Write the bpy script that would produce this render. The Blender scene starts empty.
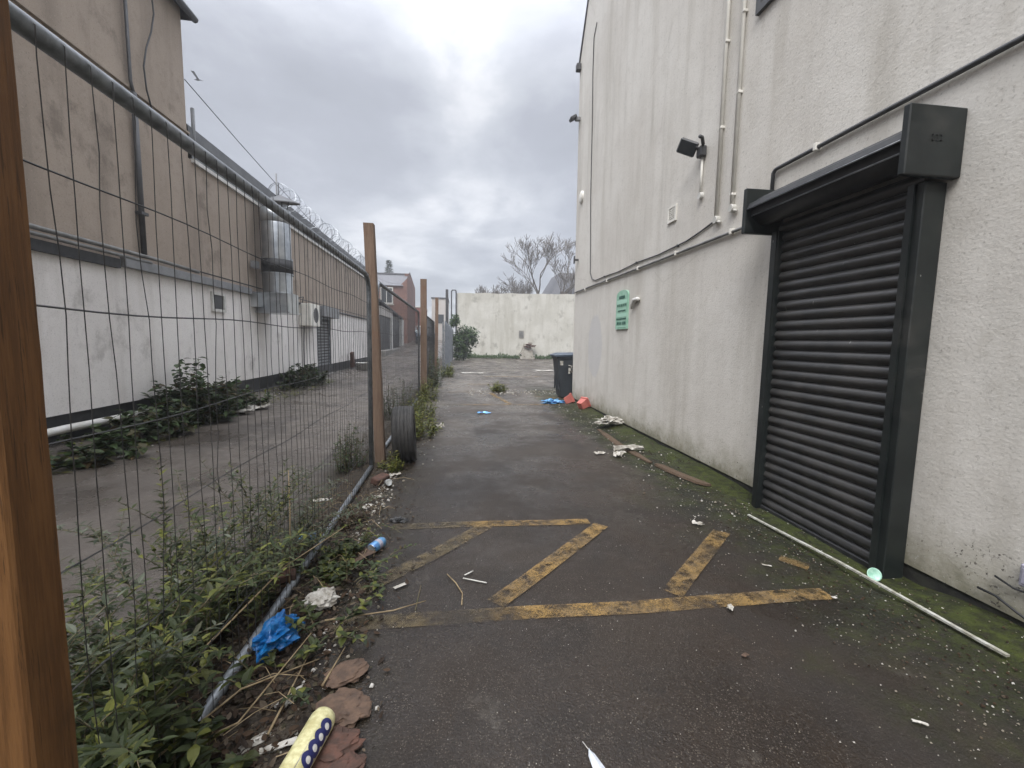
import bpy, math, random
from mathutils import Vector, Matrix, noise as mnoise
R = math.radians; PI = math.pi
scene = bpy.context.scene
COL = scene.collection
RND = random.Random(7)

# ------------------------------------------------------------------ helpers
class MB:
    """collects faces, then builds ONE mesh object"""
    def __init__(s): s.v = []; s.f = []; s.mi = []; s.sm = []; s.m = 0; s.smooth = False
    def add(s, vs, fs):
        o = len(s.v); s.v += [tuple(p) for p in vs]
        for f in fs: s.f.append(tuple(i + o for i in f)); s.mi.append(s.m); s.sm.append(s.smooth)
    def box(s, x0, x1, y0, y1, z0, z1, M=None, bev=0.0):
        if bev > 0:
            b = bev; vs = []; 
            P = []
            for (x, sx) in ((x0, 1), (x1, -1)):
                for (y, sy) in ((y0, 1), (y1, -1)):
                    for (z, sz) in ((z0, 1), (z1, -1)):
                        P.append([(x, y + sy * b, z + sz * b), (x + sx * b, y, z + sz * b), (x + sx * b, y + sy * b, z)])
            vs = [Vector(p) for c in P for p in c]
            if M: vs = [M @ v for v in vs]
            I = lambda c, k: c * 3 + k
            fs = [(I(0,0),I(1,0),I(3,0),I(2,0)), (I(4,0),I(6,0),I(7,0),I(5,0)), (I(0,1),I(4,1),I(5,1),I(1,1)), (I(2,1),I(3,1),I(7,1),I(6,1)),
                  (I(0,2),I(2,2),I(6,2),I(4,2)), (I(1,2),I(5,2),I(7,2),I(3,2))]
            # edges
            for a, c, k, l in ((0,1,0,1),(2,3,0,1),(4,5,0,1),(6,7,0,1),(0,2,0,2),(1,3,0,2),(4,6,0,2),(5,7,0,2),(0,4,1,2),(1,5,1,2),(2,6,1,2),(3,7,1,2)):
                fs.append((I(a,k),I(c,k),I(c,l),I(a,l)))
            for c in range(8): fs.append((I(c,0),I(c,1),I(c,2)))
            s.add(vs, fs); return
        vs = [Vector((x, y, z)) for x in (x0, x1) for y in (y0, y1) for z in (z0, z1)]
        if M: vs = [M @ v for v in vs]
        s.add(vs, [(0,1,3,2),(4,6,7,5),(0,4,5,1),(2,3,7,6),(0,2,6,4),(1,5,7,3)])
    def quad(s, a, b, c, d): s.add([a, b, c, d], [(0, 1, 2, 3)])
    def tube(s, pts, r, n=8, cap=True, r2=None):
        pts = [Vector(p) for p in pts]; k = len(pts); rings = []; up = None
        rs = r if isinstance(r, (list, tuple)) else [r + (0 if r2 is None else (r2 - r) * i / max(1, k - 1)) for i in range(k)]
        for i, p in enumerate(pts):
            if i == 0: t = pts[1] - p
            elif i == k - 1: t = p - pts[i - 1]
            else: t = (pts[i + 1] - p).normalized() + (p - pts[i - 1]).normalized()
            t = t.normalized() if t.length > 1e-9 else Vector((0, 0, 1))
            if up is None:
                up = Vector((0, 0, 1)) if abs(t.z) < .9 else Vector((1, 0, 0))
            a = t.cross(up); 
            if a.length < 1e-6: a = t.cross(Vector((0.3, 1, .2)))
            a.normalize(); b = a.cross(t).normalized(); up = b
            rings.append([p + (a * math.cos(2*PI*j/n) + b * math.sin(2*PI*j/n)) * rs[i] for j in range(n)])
        vs = [q for g in rings for q in g]; fs = []
        for i in range(k - 1):
            for j in range(n):
                fs.append((i*n+j, i*n+(j+1) % n, (i+1)*n+(j+1) % n, (i+1)*n+j))
        if cap: fs.append(tuple(range(n))[::-1]); fs.append(tuple((k-1)*n + j for j in range(n)))
        sv = s.smooth; s.smooth = n > 4; s.add(vs, fs); s.smooth = sv
    def lathe(s, prof, M, n=24, close=False):
        """profile (r, h) about local z"""
        k = len(prof); vs = [M @ Vector((r*math.cos(2*PI*j/n), r*math.sin(2*PI*j/n), h)) for r, h in prof for j in range(n)]
        fs = [(i*n+j, i*n+(j+1) % n, ((i+1) % k)*n+(j+1) % n, ((i+1) % k)*n+j) for i in range(k if close else k-1) for j in range(n)]
        s.add(vs, fs)
    def build(s, name, mats, parent=None, origin=None):
        me = bpy.data.meshes.new(name)
        if parent is not None:
            r = parent
            while r.parent: r = r.parent
            o = Vector(r.location)
        else: o = Vector(origin) if origin is not None else Vector((0, 0, 0))
        me.from_pydata([(x-o.x, y-o.y, z-o.z) for x, y, z in s.v], [], s.f)
        if mats is not None: me.materials.append(mats)
        me.polygons.foreach_set('material_index', s.mi); me.polygons.foreach_set('use_smooth', s.sm)
        me.update()
        ob = bpy.data.objects.new(name, me); COL.objects.link(ob)
        if parent is not None: ob.parent = parent
        else: ob.location = o
        return ob

def tag(o, label=None, cat=None, group=None, kind=None):
    if label: o['label'] = label
    if cat: o['category'] = cat
    if group: o['group'] = group
    if kind: o['kind'] = kind
    return o
def thing(name, label, cat, loc, group=None):
    o = bpy.data.objects.new(name, None); COL.objects.link(o); o.location = loc; o.empty_display_size = .1
    return tag(o, label, cat, group)
def fbm(x, y, z=0, o=3): return mnoise.fractal(Vector((x, y, z)), 1.0, 2.0, o)

# ------------------------------------------------------------------ node materials
class NT:
    def __init__(s, name):
        s.m = bpy.data.materials.new(name); s.m.use_nodes = True; s.t = s.m.node_tree; s.N = s.t.nodes; s.L = s.t.links
        s.b = s.N['Principled BSDF']; s.out = s.N['Material Output']
        s.pos = s.N.new('ShaderNodeNewGeometry'); s.P = s.pos.outputs['Position']
    def lk(s, a, b): s.L.new(a, b)
    def set(s, sock, v):
        if hasattr(v, 'is_output'): s.lk(v, sock)
        elif isinstance(v, (tuple, list)) and len(v) == 3 and sock.type == 'RGBA': sock.default_value = (*v, 1)
        else: sock.default_value = v
    def math(s, op, a, b=None, c=None, clamp=False):
        n = s.N.new('ShaderNodeMath'); n.operation = op; n.use_clamp = clamp
        s.set(n.inputs[0], a)
        if b is not None: s.set(n.inputs[1], b)
        if c is not None: s.set(n.inputs[2], c)
        return n.outputs[0]
    def noise(s, scale, detail=3, rough=.55, vec=None, sc=None, off=(0,0,0)):
        v = vec or s.P
        if sc or off != (0,0,0):
            mp = s.N.new('ShaderNodeMapping'); s.lk(v, mp.inputs[0]); mp.inputs['Location'].default_value = off
            mp.inputs['Scale'].default_value = sc or (1,1,1); v = mp.outputs[0]
        n = s.N.new('ShaderNodeTexNoise'); s.lk(v, n.inputs['Vector']); n.inputs['Scale'].default_value = scale
        n.inputs['Detail'].default_value = detail; n.inputs['Roughness'].default_value = rough
        return n.outputs['Fac']
    def voro(s, scale, feature='F1', sc=None):
        v = s.P
        if sc:
            mp = s.N.new('ShaderNodeMapping'); s.lk(v, mp.inputs[0]); mp.inputs['Scale'].default_value = sc; v = mp.outputs[0]
        n = s.N.new('ShaderNodeTexVoronoi'); n.feature = feature; s.lk(v, n.inputs['Vector']); n.inputs['Scale'].default_value = scale
        return n.outputs['Distance']
    def step(s, v, a, b):   # smooth 0..1 between a and b
        n = s.N.new('ShaderNodeMapRange'); n.interpolation_type = 'SMOOTHSTEP'; s.set(n.inputs[0], v)
        n.inputs[1].default_value = a; n.inputs[2].default_value = b; return n.outputs[0]
    def mix(s, f, a, b):
        n = s.N.new('ShaderNodeMix'); n.data_type = 'RGBA'; s.set(n.inputs[0], f); s.set(n.inputs[6], a); s.set(n.inputs[7], b); return n.outputs[2]
    def xyz(s):
        n = s.N.new('ShaderNodeSeparateXYZ'); s.lk(s.P, n.inputs[0]); return n.outputs
    def bump(s, h, strength=.3, dist=.01, prev=None):
        n = s.N.new('ShaderNodeBump'); s.lk(h, n.inputs['Height']); n.inputs['Strength'].default_value = strength; n.inputs['Distance'].default_value = dist
        if prev: s.lk(prev, n.inputs['Normal'])
        return n.outputs[0]
    def fin(s, col, rough=.8, normal=None, metal=0, spec=None):
        s.set(s.b.inputs['Base Color'], col); s.set(s.b.inputs['Roughness'], rough); s.set(s.b.inputs['Metallic'], metal)
        if normal: s.lk(normal, s.b.inputs['Normal'])
        if spec is not None: s.b.inputs['Specular IOR Level'].default_value = spec
        return s.m

def simple(name, c1, c2=None, scale=8, rough=.7, metal=0, bump=.0, bscale=60, bdist=.003, sc=None, lo=.35, hi=.65, spec=None):
    t = NT(name); c = c1
    if c2: c = t.mix(t.step(t.noise(scale, 5, .6, sc=sc), lo, hi), c1, c2)
    nb = t.bump(t.noise(bscale, 3, sc=sc), bump, bdist) if bump else None
    return t.fin(c, rough, nb, metal, spec)

def leafmat(name, cols, rough=.55):
    t = NT(name); rp = t.N.new('ShaderNodeValToRGB'); t.lk(t.pos.outputs['Random Per Island'], rp.inputs[0])
    e = rp.color_ramp.elements
    while len(e) < len(cols): e.new(.5)
    for i, c in enumerate(cols): e[i].position = i/(len(cols)-1); e[i].color = (*c, 1)
    m = t.fin(rp.outputs[0], rough)
    t.b.inputs['Specular IOR Level'].default_value = .35
    tr = t.N.new('ShaderNodeBsdfTranslucent'); t.lk(rp.outputs[0], tr.inputs[0]); mx = t.N.new('ShaderNodeMixShader'); mx.inputs[0].default_value = .25
    t.lk(t.b.outputs[0], mx.inputs[1]); t.lk(tr.outputs[0], mx.inputs[2]); t.lk(mx.outputs[0], t.out.inputs[0])
    return m

def make_ground():
    t = NT('wet_asphalt'); X, Y, Z = t.xyz()
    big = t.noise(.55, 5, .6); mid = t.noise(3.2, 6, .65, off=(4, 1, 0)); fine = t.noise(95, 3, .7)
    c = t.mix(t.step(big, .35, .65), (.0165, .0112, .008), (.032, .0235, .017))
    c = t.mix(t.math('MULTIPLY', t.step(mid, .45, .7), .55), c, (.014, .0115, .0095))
    # stone chips showing in the worn tarmac
    chips = t.step(t.voro(120), .36, .16); csel = t.step(t.noise(40, 2), .38, .55); c = t.mix(t.math('MULTIPLY', t.math('MULTIPLY', chips, csel), .55), c, (.17, .148, .12)); c = t.mix(t.math('MULTIPLY', t.step(t.noise(150, 2, .8, off=(2, 2, 2)), .50, .66), .6), c, (.007, .006, .005))
    chips2 = t.step(t.voro(34), .10, .05); sel = t.step(t.noise(7, 3), .5, .62)
    c = t.mix(t.math('MULTIPLY', t.math('MULTIPLY', chips2, sel), .6), c, (.32, .31, .28))
    # pale patches farther along, sky reflection painted into the tarmac colour
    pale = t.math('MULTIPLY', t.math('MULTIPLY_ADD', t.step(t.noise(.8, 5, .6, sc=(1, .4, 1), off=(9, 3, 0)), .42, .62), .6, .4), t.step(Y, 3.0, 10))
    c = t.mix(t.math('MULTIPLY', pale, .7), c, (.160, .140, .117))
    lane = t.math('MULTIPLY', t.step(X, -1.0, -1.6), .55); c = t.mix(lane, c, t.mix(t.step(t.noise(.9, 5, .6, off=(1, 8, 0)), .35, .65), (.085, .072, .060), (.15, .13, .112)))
    # dark damp band along the middle
    # brown mud tint near right
    mud = t.math('MULTIPLY', t.step(X, .2, 1.6), t.step(t.noise(1.6, 5, .6, off=(2, 7, 0)), .35, .6))
    c = t.mix(t.math('MULTIPLY', mud, .5), c, (.028, .0175, .010))
    stn = t.math('MULTIPLY', t.step(t.noise(.9, 6, .7, sc=(1, .5, 1), off=(11, 4, 0)), .50, .60), .5); c = t.mix(stn, c, (.016, .013, .011))
    sc1 = t.math('MULTIPLY', t.step(t.noise(2.4, 7, .75, sc=(1, .7, 1), off=(5, 8, 0)), .60, .68), .45); c = t.mix(sc1, c, (.085, .075, .062))
    # moss near the right wall
    ex = t.math('ADD', X, t.math('MULTIPLY', t.math('SUBTRACT', t.noise(2.2, 6, .65, off=(1, 5, 0)), .5), 1.7))
    near = t.step(Y, 4.4, 2.9)
    edge = t.math('ADD', t.math('MULTIPLY', near, .52), t.step(ex, 1.95, 2.45))
    edge = t.math('SUBTRACT', t.step(ex, 1.45, 2.45), t.math('MULTIPLY', t.step(near, .9, .0), .0))
    far = t.step(t.math('ADD', X, t.math('MULTIPLY', t.math('SUBTRACT', t.noise(3, 5, .6), .5), .7)), 1.75, 2.1)
    mm = t.math('ADD', t.math('MULTIPLY', edge, near), t.math('MULTIPLY', far, t.math('SUBTRACT', 1, near)), clamp=True)
    mm = t.math('MULTIPLY', mm, t.step(t.noise(38, 4, .75, off=(3, 3, 3)), .33, .52))
    mm = t.math('MULTIPLY', mm, t.step(Y, 14, 10))
    mosscol = t.mix(t.step(t.noise(5.5, 5, .6, off=(6, 0, 0)), .4, .66), (.009, .011, .003), (.029, .038, .005))
    wallm = t.math('MULTIPLY', t.math('MULTIPLY', t.step(t.math('ADD', X, t.math('MULTIPLY', t.noise(4, 5, .7), .35)), 2.38, 2.62), t.step(t.noise(9, 5, .7), .30, .5)), t.step(Y, 10, 7)); mosscol = t.mix(wallm, mosscol, t.mix(t.step(t.noise(14, 5, .7), .35, .65), (.014, .017, .004), (.042, .054, .007))); mm = t.math('MAXIMUM', mm, wallm)
    c = t.mix(t.math('MULTIPLY', mm, .95), c, mosscol)
    # faint moss in the fence margin
    lm = t.math('MULTIPLY', t.step(X, -.1, -.7), t.step(X, -1.6, -1.0)); lm = t.math('MULTIPLY', lm, t.step(t.noise(6, 5, .7), .4, .6))
    c = t.mix(t.math('MULTIPLY', lm, .8), c, (.030, .026, .014))
    rg = t.math('MULTIPLY_ADD', t.step(t.noise(1.3, 6, .65, off=(3, 9, 0)), .40, .60), 0.40, 0.24)
    rg = t.math('ADD', rg, t.math('MULTIPLY', mm, .4))
    n = t.bump(fine, .9, .006); n = t.bump(t.noise(14, 5, .6), .15, .006, n)
    n = t.bump(t.math('MULTIPLY', mm, t.noise(60, 3)), .8, .012, n)
    return t.fin(c, rg, n, spec=.36)

def make_render_wall(name, c1, c2, cs, right=True):
    t = NT(name); X, Y, Z = t.xyz()
    c = t.mix(t.step(t.noise(.7, 6, .6), .35, .65), c1, c2)
    st = t.noise(1.0, 6, .62, sc=(2.6, 2.6, .28)); c = t.mix(t.math('MULTIPLY', t.step(st, .45, .72), .62), c, cs)
    sp = t.noise(5.5, 5, .7, off=(3, 1, 2)); c = t.mix(t.math('MULTIPLY', t.step(sp, .5, .75), .35), c, cs)
    gr = t.noise(70, 3, .7); c = t.mix(t.math('MULTIPLY', t.step(gr, .52, .75), .25), c, tuple(v*.55 for v in cs))
    if right:
        # rising damp, green and brown near the foot
        damp = t.math('MULTIPLY', t.step(t.math('ADD', Z, t.math('MULTIPLY', t.noise(3, 5, .65), .9)), .95, .45), .65)
        c = t.mix(damp, c, (.27, .25, .18))
        splash = t.math('MULTIPLY', t.step(t.math('ADD', Z, t.math('MULTIPLY', t.noise(7, 6, .75), .5)), .52, .24), .75); c = t.mix(splash, c, (.13, .125, .07))
        drip = t.math('MULTIPLY', t.step(t.noise(1.0, 5, .6, sc=(5, 5, .45), off=(4, 4, 0)), .52, .80), .24); c = t.mix(drip, c, (.25, .235, .20))
        cr = t.N.new('ShaderNodeTexVoronoi'); cr.feature = 'DISTANCE_TO_EDGE'; t.lk(t.mix(.12, t.P, t.N.new('ShaderNodeTexNoise').outputs['Color']), cr.inputs['Vector']); cr.inputs['Scale'].default_value = .55
        crk = t.math('MULTIPLY', t.step(cr.outputs['Distance'], .006, .002), t.step(t.noise(1.1, 3, .5, off=(6, 6, 1)), .56, .62)); c = t.mix(t.math('MULTIPLY', crk, .16), c, (.26, .24, .20))
        # pale repair patch
        a = t.math('DIVIDE', t.math('SUBTRACT', Y, 8.05), .42); b = t.math('DIVIDE', t.math('SUBTRACT', Z, 1.28), .60)
        d = t.math('ADD', t.math('ADD', t.math('MULTIPLY', a, a), t.math('MULTIPLY', b, b)), t.math('MULTIPLY', t.noise(5, 4), .7))
        c = t.mix(t.math('MULTIPLY', t.step(d, 1.45, 1.2), .8), c, (.55, .54, .53))
        # chipped holes near the foot close to the camera
        a = t.math('DIVIDE', t.math('SUBTRACT', Y, 1.73), .16); b = t.math('DIVIDE', t.math('SUBTRACT', Z, .27), .11)
        d = t.math('ADD', t.math('MULTIPLY', a, a), t.math('MULTIPLY', b, b))
        ch = t.math('MULTIPLY', t.step(d, 1.3, .6), t.step(t.noise(46, 3, .6), .60, .66))
        c = t.mix(ch, c, (.12, .11, .095))
        ch = t.math('MULTIPLY', t.step(Z, .55, .1), t.step(t.noise(26, 3, .6, off=(1, 1, 1)), .66, .70))
        c = t.mix(ch, c, (.09, .08, .07))
    pv = t.math('ADD', t.voro(62 if right else 34), t.math('MULTIPLY', t.noise(30, 2), .35)); c = t.mix(t.math('MULTIPLY', t.step(pv, .38, .20), .30 if right else .55), c, tuple(min(.8, v*1.35) for v in c1)); c = t.mix(t.math('MULTIPLY', t.step(t.noise(48, 3, .7, off=(7, 7, 7)), .58, .68), .35), c, tuple(v*.45 for v in cs))
    if not right:
        mould = t.math('MULTIPLY', t.step(t.noise(1.4, 6, .7, sc=(1, 1, .8), off=(2, 9, 4)), .54, .68), .55); c = t.mix(mould, c, tuple(v*.6 for v in cs))
    n = t.bump(t.noise(85, 4, .7), .30, .005); n = t.bump(pv, .12, .005, n); n = t.bump(t.noise(20, 4, .6, sc=(1, 1, 2.2)), .2, .008, n)
    n = t.bump(t.noise(2.0, 3, .5), .35, .03, n)
    return t.fin(c, .92, n, spec=.25)

def make_paint():
    t = NT('worn_yellow_paint')
    w = t.step(t.noise(11, 8, .8), .36, .58); w2 = t.step(t.noise(1.7, 4, .6, off=(5, 2, 0)), .28, .52)
    f = t.math('MULTIPLY', w, t.math('MULTIPLY_ADD', w2, .85, .15))
    f = t.math('MULTIPLY', f, t.math('MULTIPLY_ADD', t.step(t.noise(120, 2, .6), .35, .5), .5, .5))
    X, Y, Z = t.xyz(); mossy = t.step(X, 1.5, 2.3)
    col = t.mix(t.step(t.noise(4, 4, .6), .4, .65), (.25, .155, .05), (.155, .105, .05))
    gry = t.step(t.math('ADD', X, t.math('MULTIPLY', t.noise(2.5, 3), .5)), .62, .25); f = t.math('MULTIPLY', f, t.math('SUBTRACT', 1, t.math('MULTIPLY', gry, .15))); f = t.math('MULTIPLY', f, .88)
    col = t.mix(t.math('MULTIPLY', gry, .75), col, (.085, .074, .045))
    t.fin(col, .8, t.bump(t.noise(95, 3, .7), .5, .003))
    tr = t.N.new('ShaderNodeBsdfTransparent'); mx = t.N.new('ShaderNodeMixShader'); t.lk(f, mx.inputs[0]); t.lk(tr.outputs[0], mx.inputs[1]); t.lk(t.b.outputs[0], mx.inputs[2]); t.lk(mx.outputs[0], t.out.inputs[0])
    return t.m

def make_wood(name, c1, c2, c3, rough=.75):
    t = NT(name)
    g = t.noise(9, 9, .72, sc=(9, 9, .5)); k = t.noise(2.2, 4, .6, off=(0, 0, 3))
    c = t.mix(t.step(g, .38, .62), c1, c2); c = t.mix(t.math('MULTIPLY', t.step(k, .5, .68), .7), c, c3)
    v = t.voro(3.3, sc=(1, 1, .9)); c = t.mix(t.step(v, .11, .05), c, (.035, .018, .01))
    c = t.mix(t.math('MULTIPLY', t.step(t.noise(22, 5, .7, sc=(6, 6, .25), off=(1, 2, 3)), .58, .64), .65), c, tuple(v*.3 for v in c2))
    return t.fin(c, rough, t.bump(g, .8, .004), spec=.3)

def make_brick(name, c1, c2, cm, scale=1.0):
    t = NT(name); X, Y, Z = t.xyz(); cb = t.N.new('ShaderNodeCombineXYZ'); t.lk(t.math('ADD', X, Y), cb.inputs[0]); t.lk(Z, cb.inputs[1])
    b = t.N.new('ShaderNodeTexBrick'); t.lk(cb.outputs[0], b.inputs['Vector']); b.inputs['Scale'].default_value = 4.3*scale
    t.set(b.inputs['Color1'], c1); t.set(b.inputs['Color2'], c2); t.set(b.inputs['Mortar'], cm); b.inputs['Mortar Size'].default_value = .012
    b.inputs['Row Height'].default_value = .3; b.inputs['Brick Width'].default_value = .95
    c = t.mix(t.math('MULTIPLY', t.step(t.noise(1.2, 5), .4, .7), .4), b.outputs[0], tuple(v*.5 for v in c1))
    return t.fin(c, .9, t.bump(t.noise(40, 3), .4, .005))

M = {}
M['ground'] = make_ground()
M['paint'] = make_paint()
M['rwall'] = make_render_wall('grey_roughcast_render', (.66, .635, .585), (.60, .57, .52), (.45, .42, .365))
M['rwallb'] = simple('black_bitumen_strip', (.015, .015, .014), (.035, .035, .028), 12, .85, bump=.5)
M['lup'] = make_render_wall('beige_pebbledash', (.38, .32, .265), (.33, .275, .225), (.21, .175, .145), False)
M['llow'] = make_render_wall('white_pebbledash', (.78, .75, .72), (.70, .67, .64), (.50, .465, .43), False)
M['back'] = make_render_wall('cream_stained_render', (.58, .565, .51), (.49, .475, .42), (.37, .35, .29), False)
M['black'] = simple('black_paint', (.012, .013, .014), (.024, .024, .025), 14, .55, bump=.2)
M['rail'] = simple('green_black_powder_coat', (.007, .010, .010), (.012, .016, .015), 5, .48, bump=.15, bscale=30)
def scuffed(name, c1, c2, rough):
    t = NT(name); c = t.mix(t.step(t.noise(5, 5, .6), .35, .65), c1, c2)
    d = t.step(t.noise(3.5, 6, .7, off=(4, 2, 1)), .50, .75); c = t.mix(t.math('MULTIPLY', d, .5), c, (.055, .052, .046))
    sc_ = t.math('MULTIPLY', t.step(t.noise(16, 2, .5, sc=(1, 2.2, .6), off=(9, 1, 3)), .73, .75), t.step(t.noise(2.5, 3), .5, .6)); c = t.mix(sc_, c, (.30, .30, .28))
    return t.fin(c, t.math('MULTIPLY_ADD', d, .25, rough), t.bump(t.noise(30, 3), .15, .003))
M['rail'] = scuffed('scuffed_black_powder_coat', (.007, .010, .010), (.013, .017, .016), .42)
M['slat'] = scuffed('dusty_charcoal_slats', (.030, .030, .030), (.048, .046, .044), .28)
M['slat_old'] = simple('charcoal_shutter_paint', (.026, .026, .027), (.040, .039, .037), 4, .30, bump=.15, bscale=40, sc=(1, .3, 3))
M['galv'] = simple('galvanised_steel', (.32, .34, .36), (.20, .215, .23), 9, .42, .75, bump=.15, bscale=40)
M['duct'] = simple('bright_duct_steel', (.50, .52, .53), (.34, .36, .38), 3, .32, .85, bump=.1, bscale=8)
M['wire'] = simple('dark_mesh_wire', (.035, .036, .038), (.07, .068, .066), 20, .5, .5)
M['fencetube'] = simple('weathered_galvanised_tube', (.26, .28, .30), (.15, .165, .18), 16, .45, .45, bump=.2, bscale=80)
M['wood_near'] = make_wood('orange_brown_treated_timber', (.185, .088, .030), (.120, .055, .018), (.07, .035, .014), .68)
M['wood'] = make_wood('weathered_brown_timber', (.20, .140, .10), (.15, .10, .072), (.17, .085, .05))
M['white'] = simple('white_plastic', (.62, .61, .58), (.50, .49, .45), 6, .5)
M['cream'] = simple('cream_conduit_paint', (.76, .74, .68), (.68, .66, .60), 7, .55)
M['greypl'] = simple('grey_plastic', (.22, .225, .23), (.16, .165, .17), 6, .5)
M['dkgrey'] = simple('dark_grey_metal', (.045, .047, .05), (.07, .07, .072), 6, .5)
M['greypipe'] = simple('grey_painted_pipe', (.20, .20, .19), (.12, .12, .115), 5, .5)
M['glass'] = simple('dark_window_glass', (.03, .035, .04), None, rough=.08, spec=.8)
M['brick'] = make_brick('red_brick', (.20, .095, .07), (.15, .075, .06), (.22, .19, .165))
M['brick2'] = make_brick('bright_red_brick', (.27, .085, .065), (.20, .07, .055), (.25, .18, .15))
M['slate'] = simple('grey_slate_roof', (.13, .13, .14), (.09, .09, .10), 6, .6, bump=.5, bscale=18, sc=(1, 1, 3))
M['felt'] = simple('grey_roof_felt', (.14, .145, .15), (.10, .105, .11), 3, .7, bump=.3)
M['rubber'] = simple('worn_tyre_rubber', (.020, .020, .020), (.038, .036, .034), 14, .75, bump=.3)
M['bin'] = simple('charcoal_bin_plastic', (.022, .027, .033), (.032, .038, .045), 5, .5)
M['binlid'] = simple('blue_grey_bin_lid', (.055, .075, .10), (.04, .055, .075), 5, .45)
M['leaf'] = leafmat('weed_leaves', [(.013, .022, .006), (.034, .050, .014), (.060, .075, .028), (.022, .034, .010), (.045, .06, .015), (.15, .16, .03), (.030, .036, .014)])
M['leafgrey'] = leafmat('grey_green_leaves', [(.022, .032, .015), (.055, .070, .040), (.13, .145, .105), (.032, .044, .020), (.07, .07, .03)])
M['leafdark'] = leafmat('bramble_leaves', [(.018, .034, .012), (.035, .062, .018), (.055, .085, .030), (.04, .05, .015), (.075, .05, .02)])
M['leafyel'] = leafmat('yellow_green_leaves', [(.06, .085, .015), (.11, .13, .02), (.16, .15, .03), (.05, .075, .02)])
M['evergreen'] = leafmat('evergreen_leaves', [(.02, .045, .015), (.045, .09, .025), (.08, .13, .04), (.03, .05, .02)])
M['dead'] = leafmat('dead_leaves', [(.022, .014, .009), (.042, .026, .015), (.075, .045, .026), (.016, .011, .008), (.13, .10, .07), (.03, .03, .012)], .8)
M['stem'] = simple('brown_weed_stem', (.13, .10, .06), (.07, .07, .03), 20, .7)
M['straw'] = simple('dry_straw_stem', (.30, .23, .13), (.18, .13, .07), 20, .7)
M['bark'] = simple('grey_winter_bark', (.17, .15, .13), (.12, .105, .09), 6, .9)
M['soil'] = simple('dark_soil', (.022, .017, .012), (.045, .034, .022), 9, .95, bump=.9, bscale=45, bdist=.02)
M['paper'] = simple('dirty_white_paper', (.52, .50, .46), (.28, .26, .22), 22, .8, bump=.3, bscale=60)
M['card'] = simple('soggy_brown_card', (.12, .075, .05), (.07, .045, .032), 24, .85, bump=.4)
M['redbrick'] = simple('broken_red_brick', (.10, .048, .034), (.055, .032, .024), 22, .9, bump=.6)
M['bluebag'] = simple('blue_plastic_bag', (.003, .075, .25), (.008, .15, .40), 26, .33, bump=.6, bscale=50, bdist=.01)
M['can'] = simple('pale_blue_can', (.16, .42, .62), (.10, .22, .50), 22, .3, .35)
M['canwhite'] = simple('silver_can_metal', (.62, .63, .62), (.40, .42, .42), 26, .3, .6)
M['yellow'] = simple('pale_yellow_plastic', (.66, .63, .36), (.46, .42, .20), 34, .45, bump=.3, bscale=40)
M['yellowend'] = simple('mustard_stain', (.40, .28, .03), (.60, .50, .12), 40, .5)
M['navy'] = simple('navy_print', (.015, .018, .09), None, rough=.5)
M['red'] = simple('faded_red_plastic', (.50, .15, .12), (.42, .12, .10), 12, .6)
M['green'] = simple('pale_green_sign', (.24, .46, .33), (.34, .55, .43), 10, .5)
M['greenlt'] = simple('light_mint_print', (.40, .66, .52), None, rough=.5)
M['greendk'] = simple('dark_green_print', (.03, .11, .08), None, rough=.5)
M['mint'] = simple('mint_green_plastic', (.26, .52, .40), (.42, .66, .54), 40, .35)
M['purple'] = simple('pale_violet_plastic', (.34, .33, .40), None, rough=.5)
M['batten'] = simple('dirty_white_batten', (.46, .46, .42), (.26, .25, .20), 22, .75, bump=.3)
M['plank'] = make_wood('rotten_plank', (.11, .075, .05), (.07, .048, .032), (.05, .035, .02), .9)
M['carw'] = simple('pale_teal_car_paint', (.50, .62, .62), None, rough=.25)
M['card_d'] = simple('dark_blue_car_paint', (.035, .045, .07), None, rough=.25)
M['flecks'] = leafmat('pale_litter_flecks', [(.40, .38, .33), (.60, .58, .54), (.20, .17, .13), (.34, .31, .25), (.12, .09, .06)], .8)
M['pile'] = simple('old_mortar', (.40, .38, .33), (.28, .25, .21), 9, .95, bump=.6)
M['conc'] = simple('pale_concrete', (.26, .25, .23), (.19, .18, .165), 4, .9, bump=.4)
M['feather'] = simple('white_grey_feather', (.55, .58, .62), (.35, .38, .42), 30, .7)
M['pale'] = simple('pale_far_render', (.52, .49, .46), (.47, .44, .41), 1, .9)

# ------------------------------------------------------------------ camera, world, sun

cam_d = bpy.data.cameras.new('camera'); cam = bpy.data.objects.new('camera', cam_d); COL.objects.link(cam); scene.camera = cam

FWD = Vector((.12733, .98685, -.09958)).normalized(); right = Vector((.99185, -.12622, .01735))
right = (right - FWD * right.dot(FWD)).normalized(); up = right.cross(FWD)
cam.matrix_world = Matrix(((right.x, up.x, -FWD.x, 0), (right.y, up.y, -FWD.y, 0), (right.z, up.z, -FWD.z, 1.35), (0, 0, 0, 1)))
cam_d.sensor_width = 36; cam_d.lens = 36 * 430 / 1024; cam_d.clip_start = .02; cam_d.clip_end = 2000

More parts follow.
